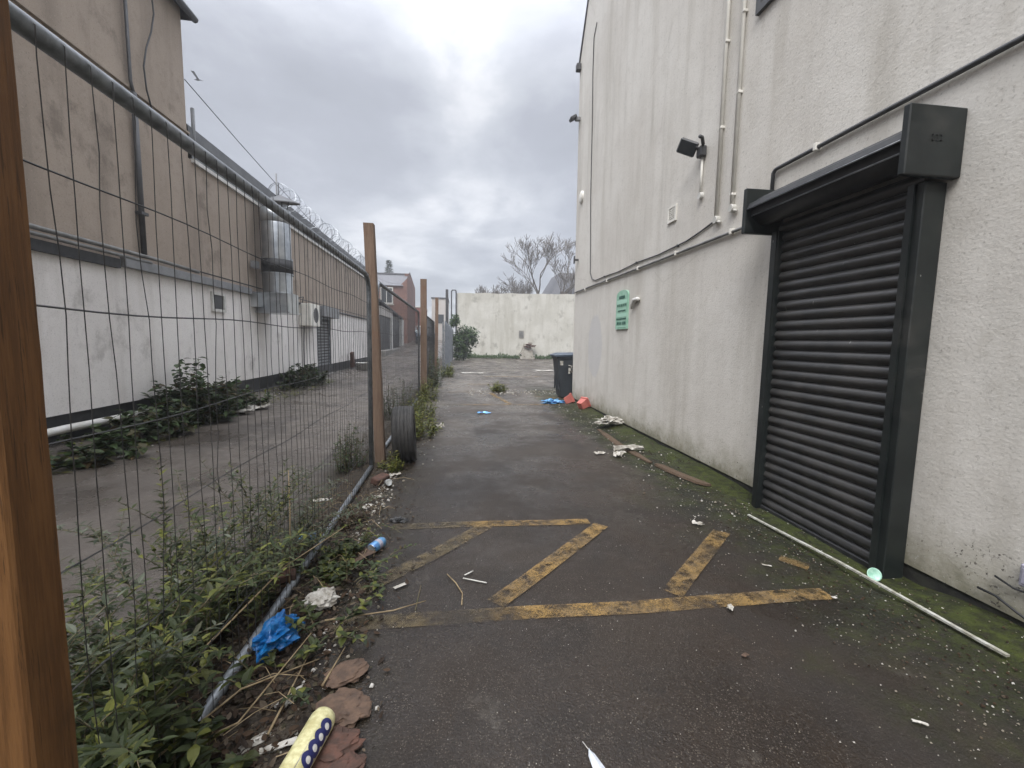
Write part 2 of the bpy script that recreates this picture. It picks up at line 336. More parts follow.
W = bpy.data.worlds.new('World'); scene.world = W; W.use_nodes = True
wt = W.node_tree; wn = wt.nodes; wl = wt.links; bg = wn['Background']
SUN_EL, SUN_AZ = R(52), R(205)      # behind the camera and to the left
sky = wn.new('ShaderNodeTexSky'); sky.sky_type = 'NISHITA'; sky.sun_disc = False; sky.sun_elevation = SUN_EL; sky.sun_rotation = SUN_AZ
tc = wn.new('ShaderNodeTexCoord'); sx = wn.new('ShaderNodeSeparateXYZ'); wl.new(tc.outputs['Generated'], sx.inputs[0])
def wm(op, a, b=None, clamp=False):
    n = wn.new('ShaderNodeMath'); n.operation = op; n.use_clamp = clamp
    for i, v in enumerate((a, b)):
        if v is None: continue
        if hasattr(v, 'is_output'): wl.new(v, n.inputs[i])
        else: n.inputs[i].default_value = v
    return n.outputs[0]
zc = wm('ADD', wm('MAXIMUM', sx.outputs[2], 0), .22)
cb = wn.new('ShaderNodeCombineXYZ'); wl.new(wm('DIVIDE', sx.outputs[0], zc), cb.inputs[0]); wl.new(wm('DIVIDE', sx.outputs[1], zc), cb.inputs[1])
def wnoise(sc, det, rough, loc, dist=0.):
    mp = wn.new('ShaderNodeMapping'); wl.new(cb.outputs[0], mp.inputs[0]); mp.inputs['Location'].default_value = loc
    n = wn.new('ShaderNodeTexNoise'); wl.new(mp.outputs[0], n.inputs['Vector']); n.inputs['Scale'].default_value = sc; n.inputs['Detail'].default_value = det
    n.inputs['Roughness'].default_value = rough; n.inputs['Distortion'].default_value = dist; return n.outputs['Fac']
n1 = wnoise(1.15, 7, .52, (3.1, 1.7, 0), .35); n2 = wnoise(3.2, 6, .55, (8.0, 2.0, 1.0), .2)
nn = wm('ADD', wm('MULTIPLY', n1, .66), wm('MULTIPLY', n2, .34))
rp = wn.new('ShaderNodeValToRGB'); wl.new(nn, rp.inputs[0]); el = rp.color_ramp.elements
el[0].position = .38; el[0].color = (.38, .395, .435, 1); el[1].position = .63; el[1].color = (.82, .83, .86, 1)
e = el.new(.47); e.color = (.43, .445, .495, 1); e = el.new(.56); e.color = (.58, .60, .645, 1)
# an overcast sky is brightest overhead
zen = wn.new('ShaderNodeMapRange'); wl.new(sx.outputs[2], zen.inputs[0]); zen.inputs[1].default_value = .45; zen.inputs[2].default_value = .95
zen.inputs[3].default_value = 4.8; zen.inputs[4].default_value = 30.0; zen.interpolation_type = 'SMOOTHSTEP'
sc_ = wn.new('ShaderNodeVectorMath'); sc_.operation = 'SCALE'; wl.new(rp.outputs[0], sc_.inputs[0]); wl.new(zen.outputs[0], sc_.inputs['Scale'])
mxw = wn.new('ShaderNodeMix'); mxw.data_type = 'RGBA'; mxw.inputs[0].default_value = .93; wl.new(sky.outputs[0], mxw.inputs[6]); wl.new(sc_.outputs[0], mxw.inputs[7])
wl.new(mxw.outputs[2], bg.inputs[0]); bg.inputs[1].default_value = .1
sd = bpy.data.lights.new('sun', 'SUN'); sd.energy = 1.4; sd.angle = R(35); sd.color = (1, .97, .93); so = bpy.data.objects.new('sun', sd); COL.objects.link(so)
sdir = Vector((math.sin(SUN_AZ)*math.cos(SUN_EL), math.cos(SUN_AZ)*math.cos(SUN_EL), math.sin(SUN_EL)))
so.rotation_euler = sdir.to_track_quat('Z', 'Y').to_euler(); so.location = (0, 0, 30)
vs = scene.view_settings; vs.view_transform = 'Standard'; vs.look = 'None'; vs.gamma = 1; vs.exposure = 1.26; vs.use_curve_mapping = False
scene.render.engine = 'CYCLES'; scene.render.resolution_x = 1024; scene.render.resolution_y = 768

# ------------------------------------------------------------------ ground
def sm(a, b, x): t = min(1, max(0, (x-a)/(b-a))); return t*t*(3-2*t)
def gz(x, y):
    z = sm(-.6, -1.6, x) * (0.0425*max(0, min(y, 60)-20)) * 1.0
    z += .055 * sm(2.15, 2.6, x) * sm(10, 8.5, y) * (1 + .5*fbm(x*3, y*2)) * sm(0, .3, 2.9-x) * (1 - sm(3.6, 3.35, y)*sm(1.75, 2.05, y))
    z += .10 * sm(-3.85, -4.35, x) * sm(26, 22, y)
    z += .012 * fbm(x*.9, y*.9)
    return z
def axis(lo, hi, near_lo, near_hi, d):
    a = []; x = near_lo
    while x < near_hi: a.append(x); x += d
    a.append(near_hi); s = d
    while a[-1] < hi: s *= 1.35; a.append(a[-1] + s)
    s = d
    while a[0] > lo: s *= 1.35; a.insert(0, a[0] - s)
    return a
xs = axis(-500, 500, -5.5, 3.2, .12); ys = axis(-300, 900, -.5, 44, .18)
g = MB(); g.smooth = True
g.add([(x, y, gz(x, y)) for y in ys for x in xs], [(j*len(xs)+i, j*len(xs)+i+1, (j+1)*len(xs)+i+1, (j+1)*len(xs)+i) for j in range(len(ys)-1) for i in range(len(xs)-1)])
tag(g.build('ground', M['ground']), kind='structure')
# dark soil margin that runs below the fence
s = MB(); s.smooth = True; N = 240
rows = []
for i in range(N+1):
    y = .3 + 28*(i/N)**1.6
    w = .22 + .08*fbm(y*2.2, 3) + .14*sm(1.9, 1.5, y)
    xl = -.95 - w*.75 + .06*fbm(y*5, 9); xr = -.80 + w + .07*fbm(y*6, 4) - (.12 if y > 5.5 else 0)
    rows.append([(xl+(xr-xl)*k/8, y, gz(xl+(xr-xl)*k/8, y) - .006 + (.030 + .02*fbm(y*4, k*.6))*math.sin(PI*k/8)) for k in range(9)])
s.add([p for r in rows for p in r], [(i*9+k, i*9+k+1, (i+1)*9+k+1, (i+1)*9+k) for i in range(N) for k in range(8)])
tag(s.build('soil_margin', M['soil']), kind='structure')

# painted hatch on the yard, worn yellow
p = MB()
def stripe(a, b, w):
    a = Vector((*a, 0)); b = Vector((*b, 0)); d = (b-a).normalized(); n = Vector((-d.y, d.x, 0))*w/2; k = max(2, int((b-a).length/.12)); vs_ = []
    for i in range(k+1):
        q = a + (b-a)*i/k
        for s_ in (-1, 1):
            v = q + n*s_; vs_.append((v.x, v.y, gz(v.x, v.y) + .005))
    p.add(vs_, [(2*i, 2*i+1, 2*i+3, 2*i+2) for i in range(k)])
stripe((-.66, 1.985), (2.02, 1.99), .105); 
p2 = []
def stripe2(a, b, w, dz=.004):
    global p
    old = p; p = MB(); stripe(a, b, w); p.v = [(x, y, z+dz) for x, y, z in p.v]; o = len(old.v); old.v += p.v
    for f_ in p.f: old.f.append(tuple(i+o for i in f_)); old.mi.append(0); old.sm.append(False)
    p = old
stripe2((-.46, 3.06), (.99, 3.02), .095, 0)
stripe2((1.06, 2.94), (.20, 2.07), .11)
stripe2((.22, 3.0), (-.50, 2.26), .11)
stripe2((1.90, 2.76), (1.16, 2.07), .11)
stripe2((2.03, 2.36), (2.13, 2.24), .085, .006)
for a, b, w in (((-.3, 9.0), (2.2, 8.95), .09), ((.85, 11.0), (1.15, 9.1), .10), ((.3, 13.2), (1.6, 13.2), .1), ((1.0, 16.0), (3.2, 16.1), .12), ((-.2, 11.2), (.3, 11.2), .09), ((1.9, 10.4), (2.6, 9.9), .08)):
    stripe2(a, b, w, 0)
tag(p.build('yellow_road_markings', M['paint']), kind='structure')

# ------------------------------------------------------------------ right building
XW = 2.63
rb = thing('rendered_building', 'tall grey roughcast rendered building with black roller shutter filling the right side', 'building', (6.5, 3.5, 0))
w = MB()
prof = [(-6, 11.5), (-6, .085), (1.9, .085), (3.4, .085), (9.55, .085), (9.62, 3), (9.75, 7.35), (8.9, 8.8), (7.3, 11.5)]
w.add([(XW, y, z) for y, z in prof], [tuple(range(len(prof)))[::-1]])
w.add([(XW, 9.55, -.2), (14, 9.55, -.2), (14, 9.75, 7.35), (XW, 9.75, 7.35), (XW, 9.55, .085)], [(0, 4, 3, 2, 1)])
w.quad((XW, -6, 0), (14, -6, 0), (14, -6, 11.5), (XW, -6, 11.5)); w.quad((14, -6, 0), (14, 9.55, 0), (14, 9.55, 11.5), (14, -6, 11.5))
w.build('wall', M['rwall'], rb)
w = MB(); w.box(XW+.012, XW+.2, -6, 9.53, -.2, .083); w.build('bitumen_strip', M['rwallb'], rb)
w = MB(); w.add([(XW-.03, 9.80, 7.33), (14, 9.80, 7.33), (14, 7.3, 11.5), (XW-.03, 7.3, 11.5), (XW-.03, 9.72, 7.30), (14, 9.72, 7.3)], [(0, 1, 2, 3), (0, 4, 5, 1)]); w.quad((XW-.03, 7.3, 11.5), (14, 7.3, 11.5), (14, -6, 11.5), (XW-.03, -6, 11.5))
w.build('roof', M['slate'], rb)
# upstairs window (its lower corner shows)
wf = MB(); wf.box(XW-.035, XW+.03, 2.3, 3.80, 4.24, 4.30); wf.box(XW-.035, XW+.03, 3.74, 3.80, 4.30, 5.5); wf.box(XW-.035, XW+.03, 2.3, 2.36, 4.30, 5.5); wf.box(XW-.035, XW+.03, 2.36, 3.74, 5.44, 5.5)
win = wf.build('window', M['dkgrey'], rb)
wf = MB(); wf.box(XW-.012, XW+.02, 2.36, 3.74, 4.30, 5.44); wf.build('pane', M['glass'], win)
# roller shutter
rs = MB(); rs.box(XW-.14, XW-.003, 2.105, 2.185, -.06, 2.244, bev=.005); rs.box(XW-.155, XW-.141, 2.15, 2.185, -.06, 2.24); 
rs.box(XW-.14, XW-.003, 3.175, 3.255, -.06, 2.244, bev=.005); rs.box(XW-.155, XW-.141, 3.175, 3.21, -.06, 2.24); rs.box(XW-.05, XW-.004, 2.15, 3.21, -.02, .03)
sh = rs.build('roller_shutter', M['rail'], rb)
sh['label'] = 'black steel roller shutter with guide rails'
c = MB(); c.smooth = True; pr = []; z = .02; pitch = .0765
while z < 2.30:
    for k in range(9):
        t_ = k/8; pr.append((XW-.088 - .020*((t_/.42)**.75 if t_ < .42 else max(0, math.cos((t_-.42)/.58*PI/2))**.8), z + pitch*.92*t_))
    pr.append((XW-.082, z + pitch*.915)); pr.append((XW-.082, z + pitch*.985)); z += pitch
c.add([(x, y, zz) for x, zz in pr for y in (2.14, 3.22)], [(2*i, 2*i+1, 2*i+3, 2*i+2) for i in range(len(pr)-1)])
c.build('curtain', M['slat'], sh)
c = MB(); c.box(XW-.115, XW-.06, 2.16, 3.2, -.01, .028, bev=.004); c.build('bottom_bar', M['black'], sh)
for y0, y1 in ((2.045, 2.085), (3.30, 3.34)):
    c = MB(); c.box(XW-.345, XW-.003, y0, y1, 2.245, 2.595, bev=.006); c.build('end_plate', M['rail'], sh)
c = MB(); c.tube([(XW-.17, 2.085, 2.43), (XW-.17, 3.30, 2.43)], .115, 20); c.build('barrel', M['black'], sh)
c = MB()  # folded hood above the barrel, open below
hp = [(XW-.008, 2.575), (XW-.13, 2.57), (XW-.315, 2.475), (XW-.335, 2.435), (XW-.325, 2.43), (XW-.30, 2.465), (XW-.295, 2.385), (XW-.283, 2.385), (XW-.286, 2.48), (XW-.13, 2.555), (XW-.008, 2.56)]
c.add([(x, y, zz) for x, zz in hp for y in (2.085, 3.30)], [(2*i, 2*i+1, (2*i+3) % (2*len(hp)), (2*i+2) % (2*len(hp))) for i in range(len(hp))])
c.build('hood', M['black'], sh)
c = MB(); c.tube([(XW-.33, 2.09, 2.43), (XW-.33, 3.30, 2.43)], .006, 6); c.tube([(XW-.289, 2.09, 2.382), (XW-.289, 3.30, 2.382)], .006, 6); c.build('hood_edge', M['galv'], sh)
c = MB()
for yy, zz in ((2.044, 2.42), (2.044, 2.445)):
    for dx in (-.20, -.175, -.15): c.box(XW+dx-.004, XW+dx+.004, yy-.006, yy, zz-.004, zz+.004)
c.build('bolt_holes', M['black'], sh)

# pipes on the right wall
def pipe(name, label, cat, pts, r, mat, clips=(), clipmat=None, group=None, n=8):
    o = thing(name, label, cat, pts[0], group)
    m = MB(); m.tube(pts, r, n); m.build('pipe', mat, o)
    for q in clips:
        m = MB(); q = Vector(q); m.box(q.x-r*1.5, q.x+r*1.8, q.y-.014, q.y+.014, q.z-r*1.6, q.z+r*1.6, bev=.003); m.build('clip', clipmat or mat, o)
    return o
xp = XW-.022
pipe('conduit_pipe', 'long grey horizontal pipe along the wall left of the shutter', 'pipe', [(xp, 3.345, 2.43), (xp, 3.86, 2.425), (xp, 5.5, 2.43), (xp, 7.4, 2.44), (xp, 9.5, 2.45)], .016, M['greypipe'], [(xp, y, 2.43) for y in (3.95, 5.0, 6.1, 7.4, 8.7)], M['cream'])
cab = [(XW-.012, 8.58, 7.42), (XW-.012, 8.74, 7.25), (XW-.012, 8.74, 6.6), (XW-.012, 8.66, 5.6), (XW-.012, 8.60, 4.2), (XW-.012, 8.50, 3.3), (XW-.012, 8.45, 2.72), (XW-.012, 8.32, 2.58), (XW-.012, 8.1, 2.53), (XW-.012, 7.6, 2.53), (XW-.012, 6.9, 2.51), (XW-.012, 6.2, 2.53), (XW-.012, 5.5, 2.51), (XW-.012, 4.8, 2.53), (XW-.012, 4.5, 2.57), (XW-.012, 4.27, 2.61)]
pipe('wall_cable', 'black cable dropping down the far end of the rendered wall then running sideways', 'cable', cab, .009, M['dkgrey'], [(XW-.012, y, z) for y, z in ((7.6, 2.53), (6.2, 2.53), (5.0, 2.52))], n=6)
def conduit(y, ztop, zbot, label, clips):
    o = thing('white_conduit', label, 'conduit', (xp, y, zbot), 'vertical conduits above the shutter')
    m = MB(); m.tube([(xp-.004, y+.03, ztop), (xp-.004, y, zbot)], .019, 10); m.build('pipe', M['cream'], o)
    for z in clips:
        m = MB(); m.box(xp-.022, XW-.001, y-.018, y+.025, z-.012, z+.012, bev=.003); m.build('clip', M['cream'], o)
    m = MB(); m.lathe([(0, -.045), (.035, -.045), (.038, -.04), (.038, 0)], Matrix.Translation((XW, y, zbot-.03)) @ Matrix.Rotation(R(90), 4, 'Y'), 20); m.tube([(xp, y-.02, zbot-.05), (xp, y-.07, zbot-.07)], .014, 8); m.build('junction_box', M['white'], o)
conduit(4.22, 7.5, 2.64, 'cream vertical conduit farther from the shutter ending in a round box', (3.5, 4.3, 5.1))
conduit(3.97, 7.5, 2.68, 'cream vertical conduit nearer the shutter ending in a round box beside the end plate', (2.78, 3.7, 4.4))
pipe('black_conduit', 'dark pipe rising behind the shutter box and running over it towards the camera', 'pipe', [(xp, 3.44, 2.56), (xp, 3.44, 2.775), (xp, 3.42, 2.795), (xp, 3.40, 2.80), (xp, 1.2, 2.795), (xp, -2, 2.79)], .016, M['dkgrey'], [(xp, 3.0, 2.80), (xp, 1.75, 2.80)], M['cream'])
# floodlight with its sensor and white drop pipe
fl = thing('floodlight', 'small black floodlight tilted down above a short white pipe on the rendered wall', 'floodlight', (XW, 4.55, 3.4), 'floodlights on the rendered building')
Mx = Matrix.Translation((XW-.15, 4.64, 3.48)) @ Vector((.60, .62, .50)).to_track_quat('Z', 'Y').to_matrix().to_4x4() @ Matrix.Rotation(R(30), 4, 'Z')
m = MB(); m.box(-.10, .10, -.075, .075, -.022, .022, Mx, bev=.012); m.build('lamp_head', M['dkgrey'], fl)
m = MB(); m.box(-.085, .085, -.06, .06, -.027, -.0225, Mx); m.build('glass_front', M['glass'], fl)
m = MB(); m.box(XW-.07, XW-.002, 4.50, 4.60, 3.35, 3.46, bev=.01); m.tube([(XW-.04, 4.55, 3.42), (XW-.13, 4.59, 3.50)], .014, 8); m.tube([(XW-.05, 4.50, 3.46), (XW-.10, 4.44, 3.50), (XW-.14, 4.42, 3.50)], .018, 8); m.build('bracket', M['dkgrey'], fl)
cd = MB(); cd.tube([(xp, 4.55, 3.35), (xp, 4.55, 2.99)], .013, 8); fp = cd.build('drop_pipe', M['cream'], fl)
m = MB(); m.lathe([(0, -.04), (.036, -.04), (.038, 0)], Matrix.Translation((XW, 4.55, 2.95)) @ Matrix.Rotation(R(90), 4, 'Y'), 20); m.build('junction_box', M['white'], fl)
# small fixtures at the far corner
fl2 = thing('floodlight', 'tiny floodlight sticking out of the far corner of the rendered wall', 'floodlight', (XW, 9.6, 6.15), 'floodlights on the rendered building')
m = MB(); m.box(-.07, .07, -.09, .09, -.03, .03, Matrix.Translation((XW-.16, 9.6, 6.17)) @ Matrix.Rotation(R(-30), 4, 'Y'), bev=.01); m.build('lamp_head', M['dkgrey'], fl2)
m = MB(); m.box(XW-.11, XW-.002, 9.56, 9.64, 6.12, 6.2, bev=.01); m.build('bracket', M['greypl'], fl2)
m = MB(); m.box(XW-.10, XW-.002, 9.62, 9.74, 7.18, 7.32, bev=.01); tag(m.build('gutter_end', M['dkgrey'], origin=(XW, 9.65, 7.2)), 'small dark gutter stub at the roof corner of the rendered building', 'gutter end')
m = MB(); m.smooth = True; m.lathe([(0, -.045), (.09, -.045), (.12, -.03), (.13, 0)], Matrix.Translation((XW, 9.25, 4.42)) @ Matrix.Rotation(R(90), 4, 'Y'), 24); tag(m.build('alarm_box', M['cream'], origin=(XW, 9.4, 4.45)), 'round cream alarm bell box high near the far corner of the wall', 'alarm box')
m = MB(); m.box(XW-.10, XW-.002, 9.37, 9.42, 3.12, 3.16); m.box(XW-.10, XW-.08, 9.36, 9.43, 3.06, 3.22); tag(m.build('wall_bracket', M['dkgrey'], origin=(XW, 9.4, 3.1)), 'tiny metal bracket near the far corner below the round alarm box', 'bracket')
va = thing('wall_vent', 'small square cream louvred vent on the rendered wall below the floodlight', 'vent', (XW, 5.2, 2.85))
m = MB()
for a in ((5.08, 5.11, 2.84, 3.03), (5.26, 5.29, 2.84, 3.03), (5.11, 5.26, 2.84, 2.86), (5.11, 5.26, 3.01, 3.03)): m.box(XW-.02, XW-.001, *a)
m.build('frame', M['cream'], va)
m = MB()
for i in range(6): m.box(XW-.016, XW-.002, 5.11, 5.26, 2.865+i*.024, 2.878+i*.024)
m.build('louvre', M['cream'], va)
sg = thing('wall_sign', 'tall narrow green notice board with a rounded top on the rendered wall', 'sign', (XW, 6.7, 1.57))
m = MB(); y0, y1 = 6.44, 6.92
pts_ = [(y0, 1.57), (y1, 1.57), (y1, 2.11)] + [(6.68+.24*math.cos(PI*k/10), 2.11+.075*math.sin(PI*k/10)) for k in range(1, 10)] + [(y0, 2.11)]
n_ = len(pts_); m.add([(XW-.024, y, z) for y, z in pts_] + [(XW-.002, y, z) for y, z in pts_], [tuple(range(n_))[::-1]] + [(i, (i+1) % n_, n_+(i+1) % n_, n_+i) for i in range(n_)]); m.build('board', M['green'], sg)
m = MB()
for a, b in ((1.60, 1.62), (1.76, 1.82), (1.97, 2.03)): m.box(XW-.0265, XW-.0245, y0+.03, y1-.03, a, b)
m.build('pale_band', M['greenlt'], sg)
m = MB()
for z, h, segs in ((2.05, .045, ((.12, .36),)), (1.93, .030, ((.05, .10), (.12, .17), (.20, .26), (.29, .34), (.37, .42))), (1.85, .02, ((.08, .38),)), (1.72, .022, ((.04, .44),)), (1.64, .045, ((.05, .14), (.16, .20), (.24, .30), (.33, .42)))):
    for a, b in segs: m.box(XW-.0285, XW-.027, y0+a, y0+b, z, z+h)
m.build('dark_print', M['greendk'], sg)
m = MB(); m.smooth = True; m.tube([(XW-.03, 6.26, 1.86), (XW-.035, 6.24, 1.93), (XW-.035, 6.18, 1.985), (XW-.03, 6.08, 1.99), (XW-.02, 6.03, 1.98)], [.02, .028, .03, .03, .026], 8); m.box(XW-.045, XW-.002, 6.17, 6.22, 1.93, 1.99); tag(m.build('camera_arm', M['white'], origin=(XW, 6.2, 1.9)), 'little white curved pipe elbow on the wall just right of the green notice', 'pipe elbow')
m = MB(); m.box(XW-.04, XW-.002, 1.50, 1.585, .26, .37, bev=.008); m.box(XW-.044, XW-.04, 1.515, 1.57, .28, .35); tag(m.build('outlet_box', M['purple'], origin=(XW, 1.6, .3)), 'pale violet grey socket box low on the rendered wall at the right edge', 'outlet box')
m = MB(); m.tube([(XW-.02, 1.74, .155), (XW-.03, 1.66, .16), (XW-.03, 1.58, .13), (XW-.02, 1.5, .10)], .006, 6); m.tube([(XW-.02, 1.68, .25), (XW-.03, 1.6, .235), (XW-.02, 1.5, .24)], .005, 6); tag(m.build('loose_cable', M['black'], origin=(XW, 1.6, .15)), 'short black cable ends hanging below the violet grey socket box', 'cable')

# ------------------------------------------------------------------ left building
XL = -4.5
lb = thing('pebbledash_building', 'long two tone pebbledash building behind the mesh fence, taller at its near end', 'building', (-8, 9, 0))
m = MB(); m.box(-12, XL, -6, 23.6, -.2, .42); pl = m.build('plinth', M['black'], lb)
m = MB(); m.box(-12, XL+.02, -6, 14.62, .422, 2.30); m.box(-12, XL+.02, 16.2, 23.6, .422, 2.30); m.box(-12, XL+.02, 14.62, 16.2, 2.05, 2.30); m.box(-12, XL-.1, 14.62, 16.2, .422, 2.05); m.build('lower_wall', M['llow'], lb)
m = MB(); m.box(-12, XL-.03, -6, 23.6, 2.30, 4.34); m.build('upper_wall', M['lup'], lb)
m = MB(); m.box(-12, XL-.06, -6, 8.32, 4.342, 6.72); m.box(-12.0, XL-.02, -6, 8.34, 4.75, 4.78); tw = m.build('tall_wall', M['lup'], lb)
m = MB(); m.box(XL-.04, XL+.02, 8.34, 23.6, 4.30, 4.36); m.build('fascia', M['white'], lb)
m = MB(); m.add([(XL-.01, 8.34, 4.36), (XL-.01, 23.65, 4.36), (XL-.06, 23.65, 4.92), (XL-.06, 8.34, 4.92), (-12, 8.34, 4.94), (-12, 23.65, 4.94)], [(0, 1, 2, 3), (3, 2, 5, 4), (1, 5, 2)]); m.build('roof', M['felt'], lb)
m = MB(); m.add([(XL+.06, -6, 6.70), (XL+.06, 8.42, 6.70), (-8, 8.42, 10), (-8, -6, 10), (-11.5, 8.42, 6.7), (-11.5, -6, 6.7), (XL+.06, 8.42, 6.60), (XL+.06, -6, 6.60)], [(0, 1, 2, 3), (3, 2, 4, 5), (7, 6, 1, 0), (1, 6, 4, 2)]); m.build('tall_roof', M['slate'], lb)
m = MB(); m.smooth = True; m.tube([(XL+.08, -6, 6.66), (XL+.08, 8.48, 6.66)], .055, 8); m.build('gutter', M['dkgrey'], lb)
# ledge pipes
m = MB(); m.tube([(XL+.07, -4, 2.46), (XL+.07, 7.2, 2.46), (XL+.07, 8.2, 2.44)], .028, 8); m.tube([(XL+.09, -4, 2.395), (XL+.09, 7.0, 2.385)], .022, 8); m.build('ledge_pipe', M['greypipe'], lb)
m = MB(); m.box(XL+.02, XL+.07, -6, 6.45, 2.22, 2.34); m.build('black_trim', M['black'], lb)
m = MB(); m.tube([(XL+.04, 7.0, 2.47), (XL+.04, 11.0, 2.44), (XL+.04, 23.5, 2.42)], .012, 6); m.build('thin_pipe', M['black'], lb)
m = MB(); m.box(XL+.022, XL+.10, 6.5, 10.1, 2.25, 2.38, bev=.006); m.build('trunking', M['greypl'], lb)
m = MB(); m.tube([(XL+.05, 10.1, 2.30), (XL+.05, 14, 2.31), (XL+.05, 23.5, 2.30)], .035, 8); m.build('black_pipe', M['dkgrey'], lb)
dp = MB(); dp.tube([(XL+.02, 6.98, 4.7), (XL+.02, 6.98, 2.50)], .036, 10); dp.tube([(XL-.01, 6.98, 6.6), (XL-.01, 6.98, 4.85), (XL+.02, 6.98, 4.68)], .022, 8); dp.box(XL-.02, XL+.07, 6.91, 7.05, 3.05, 3.09); dp.box(XL-.02, XL+.07, 6.91, 7.05, 4.6, 4.64)
tag(dp.build('drainpipe', M['dkgrey'], origin=(XL, 6.98, 2.5)), 'dark vertical drainpipe on the tall beige end of the left building', 'drainpipe')
m = MB(); pts = [(XL-.0, 7.4+.15*math.sin(k*.9), 6.7-.3*k + .0) for k in range(8)]; m.tube(pts, .012, 5); tag(m.build('wall_cable', M['dkgrey'], origin=(XL, 7.4, 5)), 'thin wavy cable hanging beside the drainpipe on the tall beige wall', 'cable')
m = MB(); m.tube([(XL+.10, 4.2, .26), (XL+.10, 5.4, .27), (XL+.12, 7.2, .24)], .045, 10); tag(m.build('white_drain_pipe', M['white'], origin=(XL+.1, 5, .26)), 'white plastic pipe lying along the black plinth of the left building', 'pipe')
v = thing('wall_vent', 'small white framed vent opening in the white lower wall', 'vent', (XL, 8.85, 1.9))
m = MB()
for a in ((8.62, 8.68, 1.80, 2.16), (9.02, 9.08, 1.80, 2.16), (8.68, 9.02, 1.80, 1.85), (8.68, 9.02, 2.11, 2.16)): m.box(XL+.021, XL+.06, *a)
m.build('frame', M['white'], v); m = MB(); m.box(XL+.021, XL+.035, 8.68, 9.02, 1.85, 2.11); m.build('grille', M['dkgrey'], v)
# extraction duct
du = thing('extraction_duct', 'shiny metal extraction duct with a black collar climbing the left building', 'duct', (-4.12, 10.75, 1.9))
m = MB(); m.smooth = True; cx, cy = -4.12, 10.75
m.lathe([(.30, 3.12), (.30, 3.90), (.29, 3.92)], Matrix.Translation((cx, cy, 0)), 28); m.lathe([(.29, 3.92), (.31, 3.94), (.31, 4.22), (0, 4.24)], Matrix.Translation((cx, cy, 0)), 28); m.build('upper_pipe', M['duct'], du)
m = MB(); m.smooth = True; m.lathe([(0, 2.80), (.33, 2.80), (.33, 3.10), (0, 3.10)], Matrix.Translation((cx, cy, 0)), 28); m.build('collar', M['black'], du)
m = MB(); m.smooth = True; m.lathe([(.31, 2.79), (.31, 2.36)], Matrix.Translation((cx, cy, 0)), 28); m.lathe([(.335, 2.80), (.335, 2.77)], Matrix.Translation((cx, cy, 0)), 28); m.lathe([(.33, 3.10), (.33, 3.14)], Matrix.Translation((cx, cy, 0)), 28); m.build('lower_pipe', M['duct'], du)
m = MB(); m.box(XL+.02, cx+.33, cy-.33, cy+.33, 1.92, 2.35, bev=.01); m.box(XL+.02, cx+.37, cy-.38, cy+.38, 1.885, 1.918); m.box(XL+.02, cx-.2, cy-.58, cy-.34, 2.0, 2.30); m.build('elbow_box', M['duct'], du)
m = MB(); m.box(XL+.02, cx-.25, cy-.5, cy-.33, 2.85, 3.0); m.build('bracket', M['greypl'], du)
m = MB(); m.lathe([(0, 4.62), (.40, 4.46), (.41, 4.44), (0, 4.50)], Matrix.Translation((cx+.05, cy+.18, 0)) @ Matrix.Translation((0,0,4.6)) @ Matrix.Rotation(R(10), 4, 'X') @ Matrix.Translation((0,0,-4.6)), 24)
for a in range(4): m.tube([(cx+.02+.2*math.cos(a*PI/2), cy+.05+.2*math.sin(a*PI/2), 4.2), (cx+.02+.25*math.cos(a*PI/2), cy+.1+.25*math.sin(a*PI/2), 4.50)], .01, 5)
m.build('rain_hat', M['dkgrey'], du)
ac = thing('air_conditioner', 'off white air conditioning box on the wall beside the grey shuttered door', 'air conditioner', (XL, 13.5, 1.7))
m = MB(); m.box(XL+.03, XL+.36, 13.05, 13.9, 1.68, 2.32, bev=.012); m.build('casing', M['cream'], ac)
m = MB(); m.lathe([(0, .0), (.22, .0), (.23, .02), (.23, .03)], Matrix.Translation((XL+.365, 13.5, 2.0)) @ Matrix.Rotation(R(-90), 4, 'Y'), 20); m.build('fan_grille', M['dkgrey'], ac)
m = MB(); m.box(XL+.03, XL+.30, 13.95, 14.25, 1.78, 2.24); m.build('side_box', M['black'], ac)
m = MB(); m.tube([(XL+.08, 13.3, 1.68), (XL+.06, 13.3, 1.2), (XL+.05, 13.3, .4)], .015, 6); m.tube([(XL+.08, 13.2, 2.32), (XL+.15, 13.1, 2.5), (XL+.05, 12.9, 2.44)], .014, 6); m.build('cable', M['dkgrey'], ac)
sd_ = MB(); sd_.box(XL-.08, XL+.008, 14.72, 16.1, 1.98, 2.04); sd_.box(XL-.08, XL+.01, 14.64, 14.72, .1, 2.05); sd_.box(XL-.08, XL+.01, 16.1, 16.18, .1, 2.05)
lsd = sd_.build('shutter_door', M['galv'], lb)
m = MB(); m.box(XL+.022, XL+.30, 14.5, 16.3, 2.03, 2.36, bev=.01); m.build('shutter_box', M['greypl'], lsd)
m = MB(); m.box(XL-.095, XL-.078, 14.72, 16.1, .12, 2.0); m.build('backing', M['black'], lsd)
m = MB(); z = .12
while z < 1.92: m.box(XL-.06, XL-.025, 14.72, 16.1, z, z+.062, bev=.006); z += .10
m.build('slats', M['greypl'], lsd)
m = MB(); m.box(XL-.2, XL+.12, 14.5, 16.3, -.1, .12); m.build('step', M['conc'], lsd)
